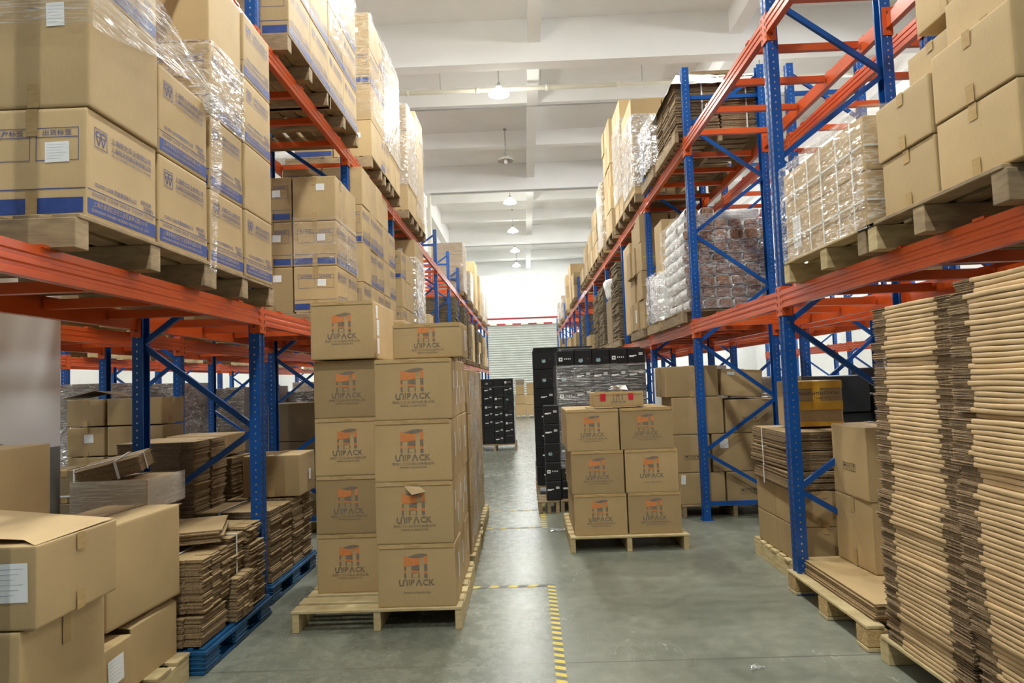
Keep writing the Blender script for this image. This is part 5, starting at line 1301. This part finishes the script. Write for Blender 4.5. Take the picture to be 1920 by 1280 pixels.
tape_run((.155, 10.6, .002), (.155, 12.4, .002), .06, 'hazard tape along the floor past the black cartons', 30)
def scrap(x, y, s, label):
    rr = random.Random(int(x * 100)); m = MB(); n = 6; V = []
    for i in range(n):
        for j in range(n): V.append((x + (i / n - .5) * s + rr.uniform(-.01, .01), y + (j / n - .5) * s * .7 + rr.uniform(-.01, .01), .004 + rr.uniform(0, .02)))
    m.add(V, [(i * n + j, (i + 1) * n + j, (i + 1) * n + j + 1, i * n + j + 1) for i in range(n - 1) for j in range(n - 1)], 0, True)
    tag(m.build('plastic_scrap', 'film_white'), label, 'litter')
scrap(1.17, 3.70, .09, 'crumpled clear plastic scrap on the bare floor near the block pallet')
scrap(.30, 7.15, .2, 'torn plastic film lying by the corner of the logo carton pallet')

# ================================================================== KEEP WHAT CAN BE SEEN
def settle(limit=296):
    """individual cartons for those that show largest; the small rest of the far loads become one object; unseen ones are left out"""
    from mathutils.bvhtree import BVHTree
    bpy.context.view_layer.update()
    skip = ('printed', 'packing', 'shipping', 'support', 'handwriting', 'yellow_tape', 'red_tape', 'diagonal', 'strap')
    V = []; F = []; own = []; names = []; base = 0; hits = {}; side = set()
    for o in SC.objects:
        if o.type != 'MESH' or o.name.startswith(skip): continue
        r_ = o
        while r_.parent: r_ = r_.parent
        if r_.get('category') == 'plastic wrap': continue
        me = o.data; co = np.empty(len(me.vertices) * 3); me.vertices.foreach_get('co', co); co = co.reshape(-1, 3)
        mw = np.array(o.matrix_world); co = co @ mw[:3, :3].T + mw[:3, 3]
        V += co.tolist(); names.append(r_.name); k = len(names) - 1
        for p in me.polygons: F.append([base + q for q in p.vertices]); own.append(k)
        base += len(co)
    T = BVHTree.FromPolygons(V, F)
    cam = SC.camera.matrix_world.copy(); rot = cam.to_3x3()
    for n, (dx, dz, step) in enumerate(((0, 0, 4), (-.7, 0, 8), (.7, 0, 8), (0, .5, 8), (0, -.4, 8))):
        org = cam.translation + Vector((dx, 0, dz)); mx = 0 if n == 0 else 160
        for px in range(-mx, 1920 + mx, step):
            for py in range(-mx, 1280 + mx, step):
                h = T.ray_cast(org, rot @ Vector((px - 960, 640 - py, -1280)).normalized())
                if h[2] is None: continue
                nm = names[own[h[2]]]; side.add(nm)
                if n == 0: hits[nm] = hits.get(nm, 0) + 1
    cart = [o for o in SC.objects if o.parent is None and o.name.startswith('cardboard_carton')]
    seen = sorted([o for o in cart if hits.get(o.name, 0) > 0], key=lambda o: -hits[o.name])
    keep = set(o.name for o in seen[:limit]); rest = MB(); mats = []; gone = []
    for o in cart:
        if o.name in keep: continue
        if o.name in side:
            me = o.data; nm = me.materials[0].name
            if nm not in mats: mats.append(nm)
            M_ = Matrix.LocRotScale(o.location, o.rotation_euler, None)
            rest.add([M_ @ v.co for v in me.vertices], [tuple(p.vertices) for p in me.polygons], mats.index(nm), len(me.vertices) > 30)
        gone.append(o)
    for o in gone:
        for c in list(o.children): bpy.data.objects.remove(c)
        bpy.data.objects.remove(o)
    if rest.v:
        o = rest.build('far_cartons', mats); o['kind'] = 'stuff'; o['label'] = 'the many small cartons deep in the racks and behind the nearer piles'; o['category'] = 'cardboard boxes'
    print('CARTONS', len(cart), 'seen', len(seen), 'kept', len(keep), 'merged', len([1 for g in gone]))
settle()
import collections
_l = collections.Counter(o['label'] for o in SC.objects if o.parent is None and 'label' in o)
print('DUPLABEL', [(k, v) for k, v in _l.items() if v > 1][:20]); print('LONGLABEL', [k for k in _l if len(k.split()) > 16 or len(k.split()) < 4][:60])
